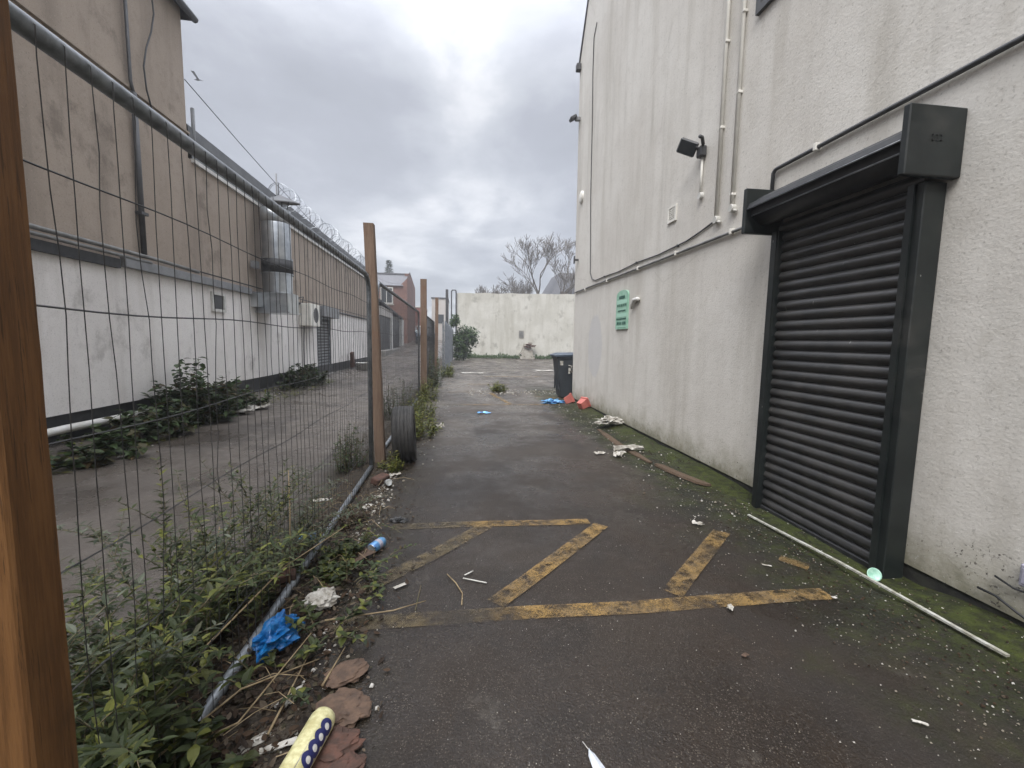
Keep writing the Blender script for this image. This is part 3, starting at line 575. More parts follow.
# razor wire
rz = thing('razor_wire', 'coil of razor wire on short posts along the roof edge of the left building', 'razor wire', (XL, 17, 4.6))
m = MB(); pts = []; k = 0
Y0, Y1 = 11.9, 23.5; turns = 34
for i in range(turns*14+1):
    a = 2*PI*i/14; y = Y0 + (Y1-Y0)*i/(turns*14); rr = .26*(1+.12*math.sin(y*3.1)); pts.append((XL-.08 + rr*math.cos(a), y + .10*math.sin(a*.5), 5.04 + .04*math.sin(y*2) + rr*math.sin(a)))
m.tube(pts, .0085, 4); m.build('coil', M['galv'], rz)
m = MB()
for y in (12.2, 14.6, 17.0, 19.4, 21.8, 23.4): m = MB(); m.tube([(XL-.08, y, 4.7), (XL-.08, y, 5.3)], .014, 5); m.build('post', M['dkgrey'], rz)
m = MB(); m.tube([(XL-.05, 8.5, 4.3), (XL-.05, 8.5, 5.25)], .03, 6); tag(m.build('roof_pole', M['greypl'], origin=(XL, 8.5, 4.3)), 'thin grey pole standing at the step between the tall and low roofs', 'pole')
m = MB(); m.tube([(XL-.05, 12, 4.3), (XL-.05, 12, 5.45)], .02, 6); tag(m.build('roof_pole', M['greypl'], origin=(XL, 12, 4.3)), 'thin pole beside the start of the razor wire coil', 'pole')
m = MB()
P0, P1 = Vector((XL-.05, 8.32, 5.62)), Vector((-4.6, 38, 6.1))
m.tube([P0.lerp(P1, t/16) + Vector((0, 0, -1.1*4*(t/16)*(1-t/16))) for t in range(17)], .008, 5); tag(m.build('overhead_cable', M['dkgrey'], origin=P0), 'thin overhead cable sagging from the tall left building along the lane', 'cable')

# ------------------------------------------------------------------ far left: garages, houses, cars
XG = -4.7
ga = thing('garage_block', 'low garage block with dark doors and pale fascia beyond the pebbledash building', 'garage', (-6.5, 33, .5))
m = MB(); m.box(-10, XG-.25, 27.6, 39, .4, 3.15); m.build('wall', M['conc'], ga)
m = MB(); m.add([(XG, 27.5, 3.62), (XG, 39.2, 3.02), (-10, 39.2, 3.6), (-10, 27.5, 4.2), (XG, 27.5, 3.78), (XG, 39.2, 3.16), (-10, 39.2, 3.75), (-10, 27.5, 4.35)], [(0, 1, 5, 4), (4, 5, 6, 7), (0, 4, 7, 3), (1, 2, 6, 5)]); m.build('roof', M['black'], ga)
m = MB(); m.box(XG-.2, XG-.08, 28.2, 33.5, 2.85, 3.42); m.build('fascia', M['pale'], ga)
for y0, y1 in ((28.0, 32.4), (32.9, 37.6)):
    m = MB(); m.box(XG-.24, XG-.16, y0, y1, .62, 2.84)
    for i in range(12): m.box(XG-.16, XG-.145, y0+.1, y1-.1, .75+i*.17, .77+i*.17)
    m.build('door', M['dkgrey'], ga)
m = MB(); m.box(XG-.2, XG-.02, 32.45, 32.85, .6, 2.95); m.build('post', M['white'], ga)
m = MB(); m.box(XG-.2, XG+.05, 37.7, 39.2, .6, 3.0); m.build('white_pier', M['white'], ga)
m = MB(); m.box(-6, XG+.45, 26.5, 39, .1, .62); tag(m.build('forecourt', M['conc']), kind='structure')

bh = thing('brick_house', 'red brick house with grey slate roof and white window above the garages', 'house', (-7, 44, 0))
m = MB(); m.add([(-10, 42, 0), (XG+.03, 42, 0), (XG+.03, 42, 7.0), (-5.3, 42, 6.35), (-10, 42, 6.35), (XG+.03, 50, 0), (XG+.03, 50, 7), (XG+.03, 44.5, 8.0), (-10, 50, 0), (-10, 50, 6.4)], [(0, 1, 2, 3, 4), (1, 5, 6, 7, 2), (0, 4, 9, 8)]); m.box(-5.1, XG, 44.0, 44.8, 6, 7.75); m.build('wall', M['brick'], bh)
m = MB(); m.add([(-10, 41.8, 6.3), (-5.05, 41.8, 6.3), (-4.72, 44.4, 7.7), (-10, 44.4, 7.7), (-4.72, 50, 6.6), (-10, 50, 6.6)], [(0, 1, 2, 3), (3, 2, 4, 5)]); m.box(-10, -4.6, 44.2, 44.6, 7.66, 7.78); m.build('roof', M['slate'], bh)
m = MB()
for a in ((-7.1, -5.95, 4.62, 4.72), (-7.1, -5.95, 6.05, 6.15), (-7.1, -7.0, 4.72, 6.05), (-6.05, -5.95, 4.72, 6.05), (-6.57, -6.50, 4.72, 6.05)): m.box(a[0], a[1], 41.9, 41.99, a[2], a[3])
wn_ = m.build('window', M['white'], bh); m = MB(); m.box(-7.0, -6.05, 41.96, 41.985, 4.72, 6.05); m.build('pane', M['glass'], wn_)
m = MB(); m.box(-7.2, -5.85, 41.88, 41.97, 4.50, 4.60); m.build('sill', M['pile'], wn_)
th = thing('terrace_house', 'bright red brick rear wing with white coping at the end of the lane', 'house', (-5.2, 57, 0))
m = MB(); m.box(-9, -4.15, 56, 62, .5, 5.35); m.build('wall', M['brick2'], th)
m = MB(); m.box(-9.1, -4.05, 55.9, 62, 5.36, 5.52); m.build('coping', M['white'], th)
m = MB(); m.box(-5.0, -4.5, 55.94, 55.99, 2.7, 3.1); m.build('window', M['white'], th)
pb = thing('pale_block', 'plain pale rendered block seen between the fence posts', 'building', (-2, 52, 0))
m = MB(); m.box(-2.85, -1.05, 50, 56, 0, 5.95); m.build('wall', M['pale'], pb)
m = MB(); m.box(-2.92, -.98, 49.93, 56.05, 5.96, 6.1); m.build('coping', M['dkgrey'], pb)
m = MB(); m.box(-2.3, -1.5, 49.95, 49.99, 3.2, 4.2); m.build('window', M['glass'], pb)

def car(name, label, x, y, z, w, mat):
    c = thing(name, label, 'car', (x, y, z)); h = w/2
    secs = [(-2.0, .45, .75, .86), (-1.9, .3, .98, .95), (-1.5, .28, 1.02, 1.0), (-.9, .28, 1.02, 1.0), (1.2, .28, .98, 1.0), (1.8, .3, .9, .96), (2.0, .42, .7, .85)]
    m = MB(); m.smooth = True; ring = []
    for yy, lo, hi, ww in secs: ring.append([(x-h*ww, y+yy, z+lo+.1), (x-h*ww*.9, y+yy, z+lo), (x+h*ww*.9, y+yy, z+lo), (x+h*ww, y+yy, z+lo+.1), (x+h*ww, y+yy, z+hi-.12), (x+h*ww*.9, y+yy, z+hi), (x-h*ww*.9, y+yy, z+hi), (x-h*ww, y+yy, z+hi-.12)])
    n = 8; m.add([p_ for r in ring for p_ in r], [(i*n+j, i*n+(j+1) % n, (i+1)*n+(j+1) % n, (i+1)*n+j) for i in range(len(ring)-1) for j in range(n)] + [tuple(range(n)), tuple((len(ring)-1)*n+j for j in range(n))[::-1]])
    m.box(x-h*.74, x+h*.74, y-1.0, y+.5, z+1.46, z+1.54, bev=.03); m.build('body', mat, c)
    m = MB(); m.add([(x-h*.88, y-1.6, z+1.0), (x+h*.88, y-1.6, z+1.0), (x+h*.88, y+1.2, z+.98), (x-h*.88, y+1.2, z+.98), (x-h*.72, y-1.05, z+1.47), (x+h*.72, y-1.05, z+1.47), (x+h*.72, y+.5, z+1.47), (x-h*.72, y+.5, z+1.47)], [(0, 1, 5, 4), (1, 2, 6, 5), (2, 3, 7, 6), (3, 0, 4, 7)]); m.build('windows', M['glass'], c)
    for sx_ in (-1, 1):
        for yy in (-1.25, 1.3):
            m = MB(); m.lathe([(0, -.09), (.24, -.09), (.31, -.07), (.31, .07), (.24, .09), (0, .09)], Matrix.Translation((x+sx_*(h-.08), y+yy, z+.31)) @ Matrix.Rotation(R(90), 4, 'Y'), 18); m.build('wheel', M['rubber'], c)
        m = MB(); m.box(x+sx_*h*.62-.14, x+sx_*h*.62+.14, y-2.0, y-1.93, z+.62, z+.76, bev=.02); m.build('headlight', M['white'], c)
        m = MB(); m.box(x+sx_*(h+.1)-.08, x+sx_*(h+.1)+.08, y-.75, y-.65, z+1.0, z+1.12, bev=.02); m.build('mirror', mat, c)
car('parked_car', 'pale teal car parked at the far end of the left lane', -5.3, 52, gz(-5.3, 52), 1.75, M['carw'])
car('parked_car', 'dark blue car seen through the fence between two posts', -2.9, 42, gz(-2.9, 42), 1.75, M['card_d'])

# ------------------------------------------------------------------ back wall and what stands there
bw = thing('boundary_wall', 'tall cream stained rendered wall closing the far end of the yard', 'wall', (5, 33, 0))
m = MB(); N = 48; top = [4.86 + .05*fbm(i*.35, 2, 5) + .012*i*.5 for i in range(N+1)]
vs_ = []; 
for i in range(N+1):
    x = -.05 + 15*i/N; vs_ += [(x, 33, -.2), (x, 33, top[i]), (x, 33.28, top[i]), (x, 33.28, -.2)]
m.add(vs_, [f_ for i in range(N) for f_ in ((i*4, i*4+4, i*4+5, i*4+1), (i*4+1, i*4+5, i*4+6, i*4+2), (i*4+2, i*4+6, i*4+7, i*4+3))] + [(0, 1, 2, 3)]); m.build('wall', M['back'], bw)
m = MB(); m.box(4.72, 5.10, 32.955, 32.998, 1.6, 2.15); m.build('vent_plate', M['conc'], bw)
m = MB(); m.box(4.78, 5.04, 32.94, 32.954, 1.68, 2.07); m.build('vent_slots', M['greypipe'], bw)
st = thing('brick_stub', 'broken brick and mortar stub against the middle of the cream back wall', 'brick stub', (5.4, 32.6, 0))
m = MB(); rr = random.Random(3)
for k in range(16):
    z = .08*k*.9; wd = .75*(1-k/22); m.box(5.35-wd*rr.uniform(.7, 1), 5.4+wd*rr.uniform(.5, .8), 32.35+.02*k, 32.98, z, z+.075)
m.build('mortar', M['pile'], st)
m = MB()
for k in range(9): x = 5.2+rr.uniform(-.2, .5); z = .82+.085*(k//2); m.box(x, x+.3, 32.33+.02*k, 32.7, z+.03*rr.random(), z+.08)
m.build('bricks', M['redbrick'], st)
m = MB(); m.tube([(-.42, 32.9, 0), (-.42, 32.9, 4.95), (-.35, 32.9, 5.05), (-.12, 32.9, 5.05), (-.08, 32.9, 4.95), (-.08, 32.9, .2)], .055, 6); tag(m.build('bent_pipe', M['dkgrey'], origin=(-.3, 32.9, 0)), 'tall dark pipe bent over at the left end of the cream back wall', 'pipe')
m = MB(); m.box(-.52, -.40, 19.94, 20.06, 0, 3.62, bev=.01); m.box(-.54, -.38, 19.92, 20.08, 1.4, 1.46); tag(m.build('steel_post', M['dkgrey'], origin=(-.46, 20, 0)), 'tall dark steel post rising above the palisade fence', 'post')

def leafblade(m, p, d, nrm, L, Wd, fold=.25, droop=.25):
    """one leaf: 3 cross sections + tip, folded along the midrib"""
    d = d.normalized(); sd_ = d.cross(nrm)
    if sd_.length < 1e-4: sd_ = d.cross(Vector((.3, .5, .8)))
    sd_.normalize(); nn_ = sd_.cross(d).normalized(); pr_ = ((0, .10), (.28, .85), (.6, .8), (1.0, .03)); vs_ = []
    for t_, w_ in pr_:
        c_ = p + d*L*t_ - nn_*droop*L*t_*t_; h = sd_*Wd*.5*w_; u = nn_*Wd*.5*w_*fold
        vs_ += [c_ - h + u, c_, c_ + h + u]
    m.add(vs_, [(3*i+j, 3*i+j+1, 3*i+j+4, 3*i+j+3) for i in range(3) for j in (0, 1)])

def plant(name, label, cat, base, stems, spread, height, L, Wd, leafm, seed, gap=.05, lean=(0, 0), stemr=.004, group=None, stemm=None, curl=.25, rx=.08, branch=0):
    r = random.Random(seed); o = thing(name, label, cat, base, group); S = MB(); F = MB(); B = Vector(base)
    def grow(p0, dir0, ln, rad, depth):
        n = max(4, int(ln/gap)); pts = [p0]; d = dir0.normalized(); ang = r.uniform(0, 6.28)
        for i in range(n):
            d = (d + Vector((r.uniform(-1, 1), r.uniform(-1, 1), r.uniform(-.7, .55)))*.10 + Vector((d.x, d.y, -.5))*curl*.12).normalized(); pts.append(pts[-1] + d*ln/n)
            pp = pts[-1]
            if pp.z < B.z + .01: pp.z = B.z + .01
            if i > 0 or depth > 0:
                for s_ in (0, PI):
                    a = ang + s_ + r.uniform(-.4, .4); out = Vector((math.cos(a), math.sin(a), r.uniform(-.1, .7)))
                    sc_l = L*r.uniform(.55, 1.15)*(1 - .45*i/n)
                    leafblade(F, pp, out + d*.35, Vector((r.uniform(-.3, .3), r.uniform(-.3, .3), 1)), sc_l, Wd*sc_l/L*r.uniform(.8, 1.2), r.uniform(.1, .5), r.uniform(.0, .5))
                ang += 2.0
            if depth < branch and i > 1 and r.random() < .35: grow(pp, d + Vector((r.uniform(-1, 1), r.uniform(-1, 1), .3)), ln*.4, rad*.6, depth+1)
        S.tube(pts, [rad*(1-.7*i/len(pts)) for i in range(len(pts))], 4, False)
    for k in range(stems):
        a = r.uniform(0, 6.28); q = r.random()**.7
        p0 = B + Vector((math.cos(a)*rx*q, math.sin(a)*rx*q, -.01)); tilt = spread*r.uniform(.1, 1)
        dr = Vector((math.cos(a)*tilt + lean[0], math.sin(a)*tilt + lean[1], 1))
        grow(p0, dr, height*r.uniform(.55, 1.1), stemr, 0)
    S.build('stems', stemm or M['stem'], o); F.build('leaves', leafm, o)
    return o

# bush and low growth at the far wall
def crown(m, c, rx_, ry_, rz_, n, L, Wd, r, lobes=7):
    cs = [(Vector(c) + Vector((r.uniform(-.6, .6)*rx_, r.uniform(-.6, .6)*ry_, r.uniform(-.6, .6)*rz_)), r.uniform(.35, .6)) for _ in range(lobes)]
    for i in range(n):
        cc, s_ = r.choice(cs); v_ = Vector((r.gauss(0, 1), r.gauss(0, 1), r.gauss(0, 1))).normalized()*(r.random()**.4); p_ = cc + Vector((v_.x*rx_*s_, v_.y*ry_*s_, v_.z*rz_*s_))
        leafblade(m, p_, Vector((r.uniform(-1, 1), r.uniform(-1, 1), r.uniform(-.5, .8))), Vector((v_.x, v_.y, 1)), L*r.uniform(.6, 1.2), Wd*r.uniform(.7, 1.2))
rr = random.Random(11)
bu = thing('evergreen_bush', 'rounded green bush growing in the far left corner by the cream wall', 'bush', (.5, 29, 0))
m = MB(); crown(m, (.45, 29, 1.15), .95, .8, 1.25, 3600, .19, .10, rr, 12); crown(m, (-.25, 28.8, 2.5), .4, .5, .55, 500, .18, .10, rr, 4); m.build('foliage', M['evergreen'], bu)
m = MB()
for a in ((.0, .2), (-.25, -.1), (.25, .1), (-.5, .0)): m.tube([(.45, 29, 0), (.45+a[0]*.6, 29+a[1], .6), (.45+a[0]*1.5, 29+a[1], 1.4)], .045, 6, r2=.02)
m.build('trunk', M['bark'], bu)
m = MB(); rr = random.Random(5)
for i in range(2600):
    x = rr.uniform(-.2, 11); h = (.16+.22*max(0, fbm(x*1.3, 2)+.25))*rr.uniform(.2, 1.3); y = 32.95-abs(rr.gauss(0, .22))
    leafblade(m, Vector((x, y, h*rr.random())), Vector((rr.uniform(-.6, .6), rr.uniform(-.6, .2), 1)), Vector((0, -1, .3)), .12*rr.uniform(.6, 1.5), .05)
tag(m.build('wall_foot_weeds', M['evergreen']), 'low strip of weeds along the foot of the cream back wall', 'weeds', kind='stuff')

# palisade fence
pf = thing('palisade_fence', 'grey steel palisade fence running to the far corner of the yard', 'fence', (-.45, 17, 0))
m = MB(); y = 16.3
while y < 31: x = -.45 + .012*(y-16); m.add([(x-.004, y, .05), (x-.004, y+.07, .05), (x+.02, y+.035, .05), (x-.004, y, 1.95), (x-.004, y+.07, 1.95), (x+.02, y+.035, 1.95), (x, y+.035, 2.08)], [(0, 2, 5, 3), (2, 1, 4, 5), (3, 5, 6), (5, 4, 6), (0, 3, 4, 1), (3, 6, 4)]); y += .155
m.build('pales', M['galv'], pf)
m = MB()
for z in (.35, 1.65): m.box(-.475, -.46, 16.2, 31, z, z+.05)
m.build('crossbars', M['galv'], pf)
for y in (16.2, 19.0, 21.8, 24.6, 27.4, 30.2): m = MB(); m.box(-.54, -.48, y, y+.08, 0, 2.0); m.build('post', M['galv'], pf)

# bare trees
def bare_tree(name, label, base, h, seed, depth=6, spread=.6, r0=.28, minr=.016):
    r = random.Random(seed); o = thing(name, label, 'tree', base); T = MB(); K = MB()
    def br(p, d, ln, rad, lv, mb):
        pts = [p]; 
        for i in range(4):
            d = (d + Vector((r.uniform(-1, 1), r.uniform(-1, 1), r.uniform(-.3, .6)))*.16).normalized(); pts.append(pts[-1] + d*ln/4)
        mb.tube(pts, rad, 5 if lv > 1 else 8, False, r2=max(minr*.6, rad*.62))
        if lv >= depth: return
        n = r.choice((2, 3, 3)) if lv < 3 else r.choice((2, 3, 3, 4))
        for k in range(n):
            a = r.uniform(0, 6.28); pd = Vector((math.cos(a), math.sin(a), r.uniform(-.2, .5))); nd = (d + pd*spread*r.uniform(.6, 1.3)).normalized()
            start = pts[-1] if k < 2 else pts[r.choice((2, 3))]
            br(start, nd, ln*r.uniform(.62, .85), max(minr, rad*.58), lv+1, K)
    br(Vector(base), Vector((0, 0, 1)), h*.30, r0, 0, T)
    T.build('trunk', M['bark'], o); K.build('branches', M['bark'], o); return o
bare_tree('bare_tree', 'largest leafless winter tree spreading above the cream back wall', (10.0, 46, 0), 12.2, 21, 7, .56, .26, .018)
bare_tree('bare_tree', 'small fine twigged bare tree left of the large one behind the cream wall', (4.6, 50, 0), 8.0, 8, 7, .50, .12, .016)
bare_tree('bare_tree', 'bare tree low behind the cream wall between the other two', (7.2, 49, 0), 8.2, 16, 7, .66, .14, .016)
cf = thing('conifer_tree', 'dark conifer tip standing behind the slate roof of the brick house', 'tree', (-8.1, 54, 0))
m = MB(); rr = random.Random(2)
for i in range(1400):
    z = rr.uniform(4, 10.6); rad = .24*(10.9-z)*rr.uniform(.6, 1.15); a = rr.uniform(0, 6.28); q = rr.random()**.5
    leafblade(m, Vector((-8.1+rad*q*math.cos(a), 54+rad*q*math.sin(a), z)), Vector((math.cos(a), math.sin(a), .5)), Vector((0, 0, 1)), .34, .13)
m.build('crown', M['leafdark'], cf); m = MB(); m.tube([(-8.1, 54, 0), (-8.1, 54, 9)], .18, 6, r2=.04); m.build('trunk', M['bark'], cf)
gh = thing('gabled_house', 'dark steep slate roof of a house rising behind the cream wall', 'house', (14, 48, 0))
m = MB(); m.box(10.4, 19, 46, 54, 0, 6.3); m.build('wall', M['brick'], gh)
m = MB(); m.add([(9.9, 45.6, 6.2), (19.3, 45.6, 6.2), (19.3, 54.3, 6.2), (9.9, 54.3, 6.2), (11.3, 47.6, 9.0), (19, 47.6, 9.0), (19, 52, 9.0), (11.3, 52, 9.0)], [(0, 1, 5, 4), (1, 2, 6, 5), (2, 3, 7, 6), (3, 0, 4, 7), (4, 5, 6, 7)]); m.build('roof', M['slate'], gh)

# ------------------------------------------------------------------ fence line
XF = -.86
def post(name, label, x0, x1, y0, y1, zt, mat, leanx=0, chip=False, group='timber posts of the fence line', seed=1):
    m = MB(); n = 40; r = random.Random(seed); cs = []
    for i in range(n+1):
        z = -.1 + (zt+.1)*i/n; lx = leanx*z; w1 = .0008*fbm(z*7, seed); 
        ch = 0
        if chip: ch = .0012*fbm(z*9, 4) - .002*math.exp(-((z-1.22)/.025)**2)
        cs.append([(x0+lx+w1, y0+w1, z), (x1+lx-.006+w1, y0, z), (x1+lx+w1, y0+.006, z), (x1+lx+w1+ch, y1-.006+ch, z), (x1+lx-.006+w1+ch, y1+ch, z), (x0+lx+w1, y1, z)])
    m.add([p_ for c_ in cs for p_ in c_], [(i*6+j, i*6+(j+1) % 6, (i+1)*6+(j+1) % 6, (i+1)*6+j) for i in range(n) for j in range(6)] + [tuple(n*6+j for j in range(6))])
    return tag(m.build(name, mat, origin=((x0+x1)/2, (y0+y1)/2, 0)), label, 'post', group)
post('timber_post', 'orange brown timber post close to the camera at the left edge', -.833, -.745, .795, .885, 2.25, M['wood_near'], 0, True, seed=3)
post('timber_post', 'leaning timber post beside the old tyre', -.865, -.765, 4.66, 4.76, 2.52, M['wood'], -.034, seed=5)
post('timber_post', 'weathered timber post in the yellow green weeds beyond the tyre', -.84, -.70, 10.15, 10.25, 2.72, M['wood'], .002, seed=8)
post('timber_post', 'slim timber post farthest along the fence line', -.79, -.68, 15.5, 15.6, 2.82, M['wood'], .01, seed=9)

def mesh_panel(y0, y1, label, seed, x=XF, zb=.05, zt=1.96, dy=.0655, tw=.021, hz=(.29, .56, .84, 1.115, 1.405, 1.69), kink=1.0, hr=.0022, vr=.0014):
    r = random.Random(seed); o = thing('mesh_fence_panel', label, 'fence panel', (x, (y0+y1)/2, 0), 'temporary mesh fence panels')
    m = MB(); m.smooth = True; cr = .17; pts = [(x, y0, zb), (x, y0, zt-cr)] + [(x, y0+cr-cr*math.cos(a), zt-cr+cr*math.sin(a)) for a in (PI/8, PI/4, 3*PI/8, PI/2)] + [(x, y1-cr*1.2, zt)] + [(x, y1-cr+cr*math.sin(a), zt-cr+cr*math.cos(a)) for a in (PI/8, PI/4, 3*PI/8)] + [(x, y1, zt-cr), (x, y1, zb), ]
    m.tube(pts, tw, 12); m.tube([(x, y0, zb), (x, (y0+y1)/2, zb-.004), (x, y1, zb)], tw, 12); m.build('frame', M['fencetube'], o)
    m = MB(); y = y0 + dy
    bends = {}
    while y < y1 - .03:
        pts = []; amp = kink*r.choice((.4, .8, 1.3, 2.2)); ph = r.uniform(0, 6); off = r.uniform(-.012, .012)
        zs_ = [zb-.022, zb, ] + [zb+.06+k*(zt-zb-.12)/14 for k in range(15)] + [zt, zt+.022]
        for k, z in enumerate(zs_):
            dyy = (.006*math.sin(ph+z*5) + r.uniform(-.004, .004))*amp if 1 < k < len(zs_)-2 else 0
            pts.append((x + (.0235 if k > 0 and k < len(zs_)-1 else .006), y+dyy+off*math.sin(PI*z/zt), z))
        m.tube(pts, vr, 4, False); y += dy
    for hz_ in hz:
        ph = r.uniform(0, 6); m.tube([(x+.019 if 0 < i < 30 else x, y0+(y1-y0)*i/30, hz_+.006*math.sin(ph+i*.7)*kink) for i in range(31)], hr, 4, False)
    m.build('wire_mesh', M['wire'], o)
    return o
mesh_panel(.775, 4.43, 'nearest grey mesh fence panel standing beside the close up timber post', 4, tw=.022)
mesh_panel(4.86, 10.02, 'second mesh fence panel behind the tyre between two timber posts', 5, x=-.86, dy=.075, vr=.0019, hr=.0022)
mesh_panel(10.35, 15.4, 'third mesh fence panel between the two farthest timber posts', 6, x=-.80, dy=.09, vr=.0026, hr=.003)

# ------------------------------------------------------------------ bin, tyre
bn = thing('wheelie_bin', 'charcoal wheelie bin with blue grey lid standing past the corner of the rendered building', 'bin', (2.72, 10.2, 0))
def taper(m, x0, x1, y0, y1, z0, x2, x3, y2, y3, z1): m.add([(x0, y0, z0), (x1, y0, z0), (x1, y1, z0), (x0, y1, z0), (x2, y2, z1), (x3, y2, z1), (x3, y3, z1), (x2, y3, z1)], [(3, 2, 1, 0), (0, 1, 5, 4), (1, 2, 6, 5), (2, 3, 7, 6), (3, 0, 4, 7), (4, 5, 6, 7)])
m = MB(); taper(m, 2.46, 2.92, 9.96, 10.42, .04, 2.36, 3.02, 9.92, 10.48, .98); m.box(2.335, 3.04, 9.90, 10.50, .95, 1.0, bev=.01)
for y in (10.0, 10.2, 10.4): m.box(2.395, 2.42, y-.02, y+.02, .2, .9)
m.build('body', M['bin'], bn)
m = MB(); m.add([(2.29, 9.88, 1.0), (3.05, 9.88, 1.02), (3.05, 10.52, 1.02), (2.29, 10.52, 1.0), (2.29, 9.88, 1.035), (3.05, 9.88, 1.07), (3.05, 10.52, 1.07), (2.29, 10.52, 1.035), (2.42, 9.97, 1.085), (2.98, 9.97, 1.10), (2.98, 10.43, 1.10), (2.42, 10.43, 1.085)], [(0, 1, 5, 4), (1, 2, 6, 5), (2, 3, 7, 6), (3, 0, 4, 7), (4, 5, 9, 8), (5, 6, 10, 9), (6, 7, 11, 10), (7, 4, 8, 11), (8, 9, 10, 11)]); m.build('lid', M['binlid'], bn)
for y in (9.93, 10.47): m = MB(); m.lathe([(0, -.025), (.09, -.025), (.10, -.015), (.10, .015), (.09, .025), (0, .025)], Matrix.Translation((2.98, y, .10)) @ Matrix.Rotation(R(90), 4, 'X'), 18); m.build('wheel', M['rubber'], bn)
m = MB(); m.tube([(3.04, 9.96, .97), (3.12, 9.98, 1.0), (3.12, 10.42, 1.0), (3.04, 10.44, .97)], .016, 8); m.build('handle', M['bin'], bn)
m = MB(); m.box(2.42, 2.49, 9.917, 9.922, .80, .90); m.build('sticker', M['paper'], bn)
m = MB(); m.tube([(2.62, 9.915, .80), (2.70, 9.90, .78), (2.66, 9.90, .70), (2.72, 9.905, .62)], .012, 5); m.box(2.62, 2.66, 9.895, 9.915, .60, .74); m.build('painted_mark', M['paper'], bn)

m = MB(); m.smooth = True
TM = Matrix.Translation((-.575, 4.80, .305)) @ Matrix.Rotation(R(-3), 4, 'Y') @ Matrix.Rotation(R(4), 4, 'Z') @ Matrix.Rotation(R(90), 4, 'Y')
outp = [(.205, -.105), (.225, -.112), (.265, -.118), (.295, -.108), (.306, -.092)]
for gx in (-.055, -.018, .018, .055): outp += [(.309, gx-.006), (.300, gx-.0045), (.300, gx+.0045), (.309, gx+.006)]
outp += [(.306, .092), (.295, .108), (.265, .118), (.225, .112), (.205, .105), (.215, .095), (.27, .09), (.285, .06), (.285, -.06), (.27, -.09), (.215, -.095)]
m.lathe(outp, TM, 56, close=True); m.smooth = False
for k in range(64):
    a = 2*PI*k/64
    for sx_ in (-1, 1):
        m.box(-.004, .004, -.0115, .0115, -.001, .0035, TM @ Matrix.Rotation(a, 4, 'Z') @ Matrix.Translation((.3085, 0, sx_*.078)) @ Matrix.Rotation(R(90), 4, 'Y'))
tag(m.build('tyre', M['rubber'], origin=(-.575, 4.8, 0)), 'worn black car tyre standing upright against the leaning post', 'tyre')

# ------------------------------------------------------------------ weeds along the fence
GP = 'weeds growing through the mesh fence'
W_ = [ # base x, y, stems, spread, height, leaf L, W, mat, lean, label
 (-1.12, 1.34, 4, .35, .66, .06, .020, 'leafgrey', (.05, .1), 'tall grey green weed rising nearest the close up timber post'),
 (-1.02, 1.62, 5, .45, .56, .065, .024, 'leaf', (-.1, .0), 'leafy dark green weed second along the near panel'),
 (-1.28, 1.72, 4, .45, .84, .055, .018, 'leafgrey', (-.25, .1), 'tallest silvery weed leaning left behind the near panel'),
 (-.98, 1.95, 5, .5, .46, .06, .024, 'leaf', (-.05, .1), 'dense weed just behind the bottom rail near the blue bag'),
 (-1.15, 2.10, 5, .45, .56, .055, .018, 'leafgrey', (.1, .25), 'silvery weed with arching stems behind the middle of the near panel'),
 (-1.08, 2.42, 5, .5, .46, .05, .020, 'leaf', (.12, .4), 'weed leaning away from the camera behind the near panel'),
 (-1.10, 2.75, 3, .5, .44, .05, .016, 'leafgrey', (.1, .45), 'last thin grey weed behind the near panel before the blue can'),
 (-.98, 1.24, 6, .5, .40, .07, .028, 'leaf', (.0, -.05), 'broad leaved weed in the bottom left corner beside the post foot'),
 (-1.30, 2.05, 4, .5, .50, .05, .018, 'leafgrey', (.0, .1), 'pale weed set farthest back from the near panel'),
 (-1.30, 1.42, 4, .5, .50, .06, .022, 'leaf', (-.1, .1), 'dark weed set back behind the silvery ones near the post'),
 (-1.05, 1.18, 5, .4, .62, .06, .022, 'leaf', (.02, .25), 'upright green weed right beside the close up timber post'),
 (-1.18, 1.55, 5, .35, .74, .055, .022, 'leaf', (.02, .15), 'tall mid green weed among the silvery ones'),
 (-1.12, 1.90, 5, .4, .66, .055, .020, 'leaf', (.1, .2), 'tall dark weed with drooping tip behind the blue bag'),
 (-1.05, 2.30, 5, .4, .62, .05, .018, 'leafgrey', (.1, .3), 'tall pale weed with arching tip over the middle of the rail'),
 (-1.00, 2.65, 4, .35, .58, .05, .016, 'leafgrey', (.1, .35), 'slender grey weed with a long tip toward the tyre'),
]
for i, (x, y, ns, sp, h, L_, W2, mt, ln, lab) in enumerate(W_):
    plant('weed_plant', lab, 'weed', (x, y, gz(x, y)+.02), ns, sp, h, L_, W2, M[mt], 100+i, gap=.026, lean=ln, group=GP, stemr=.0032, rx=.11, branch=1, curl=.4)
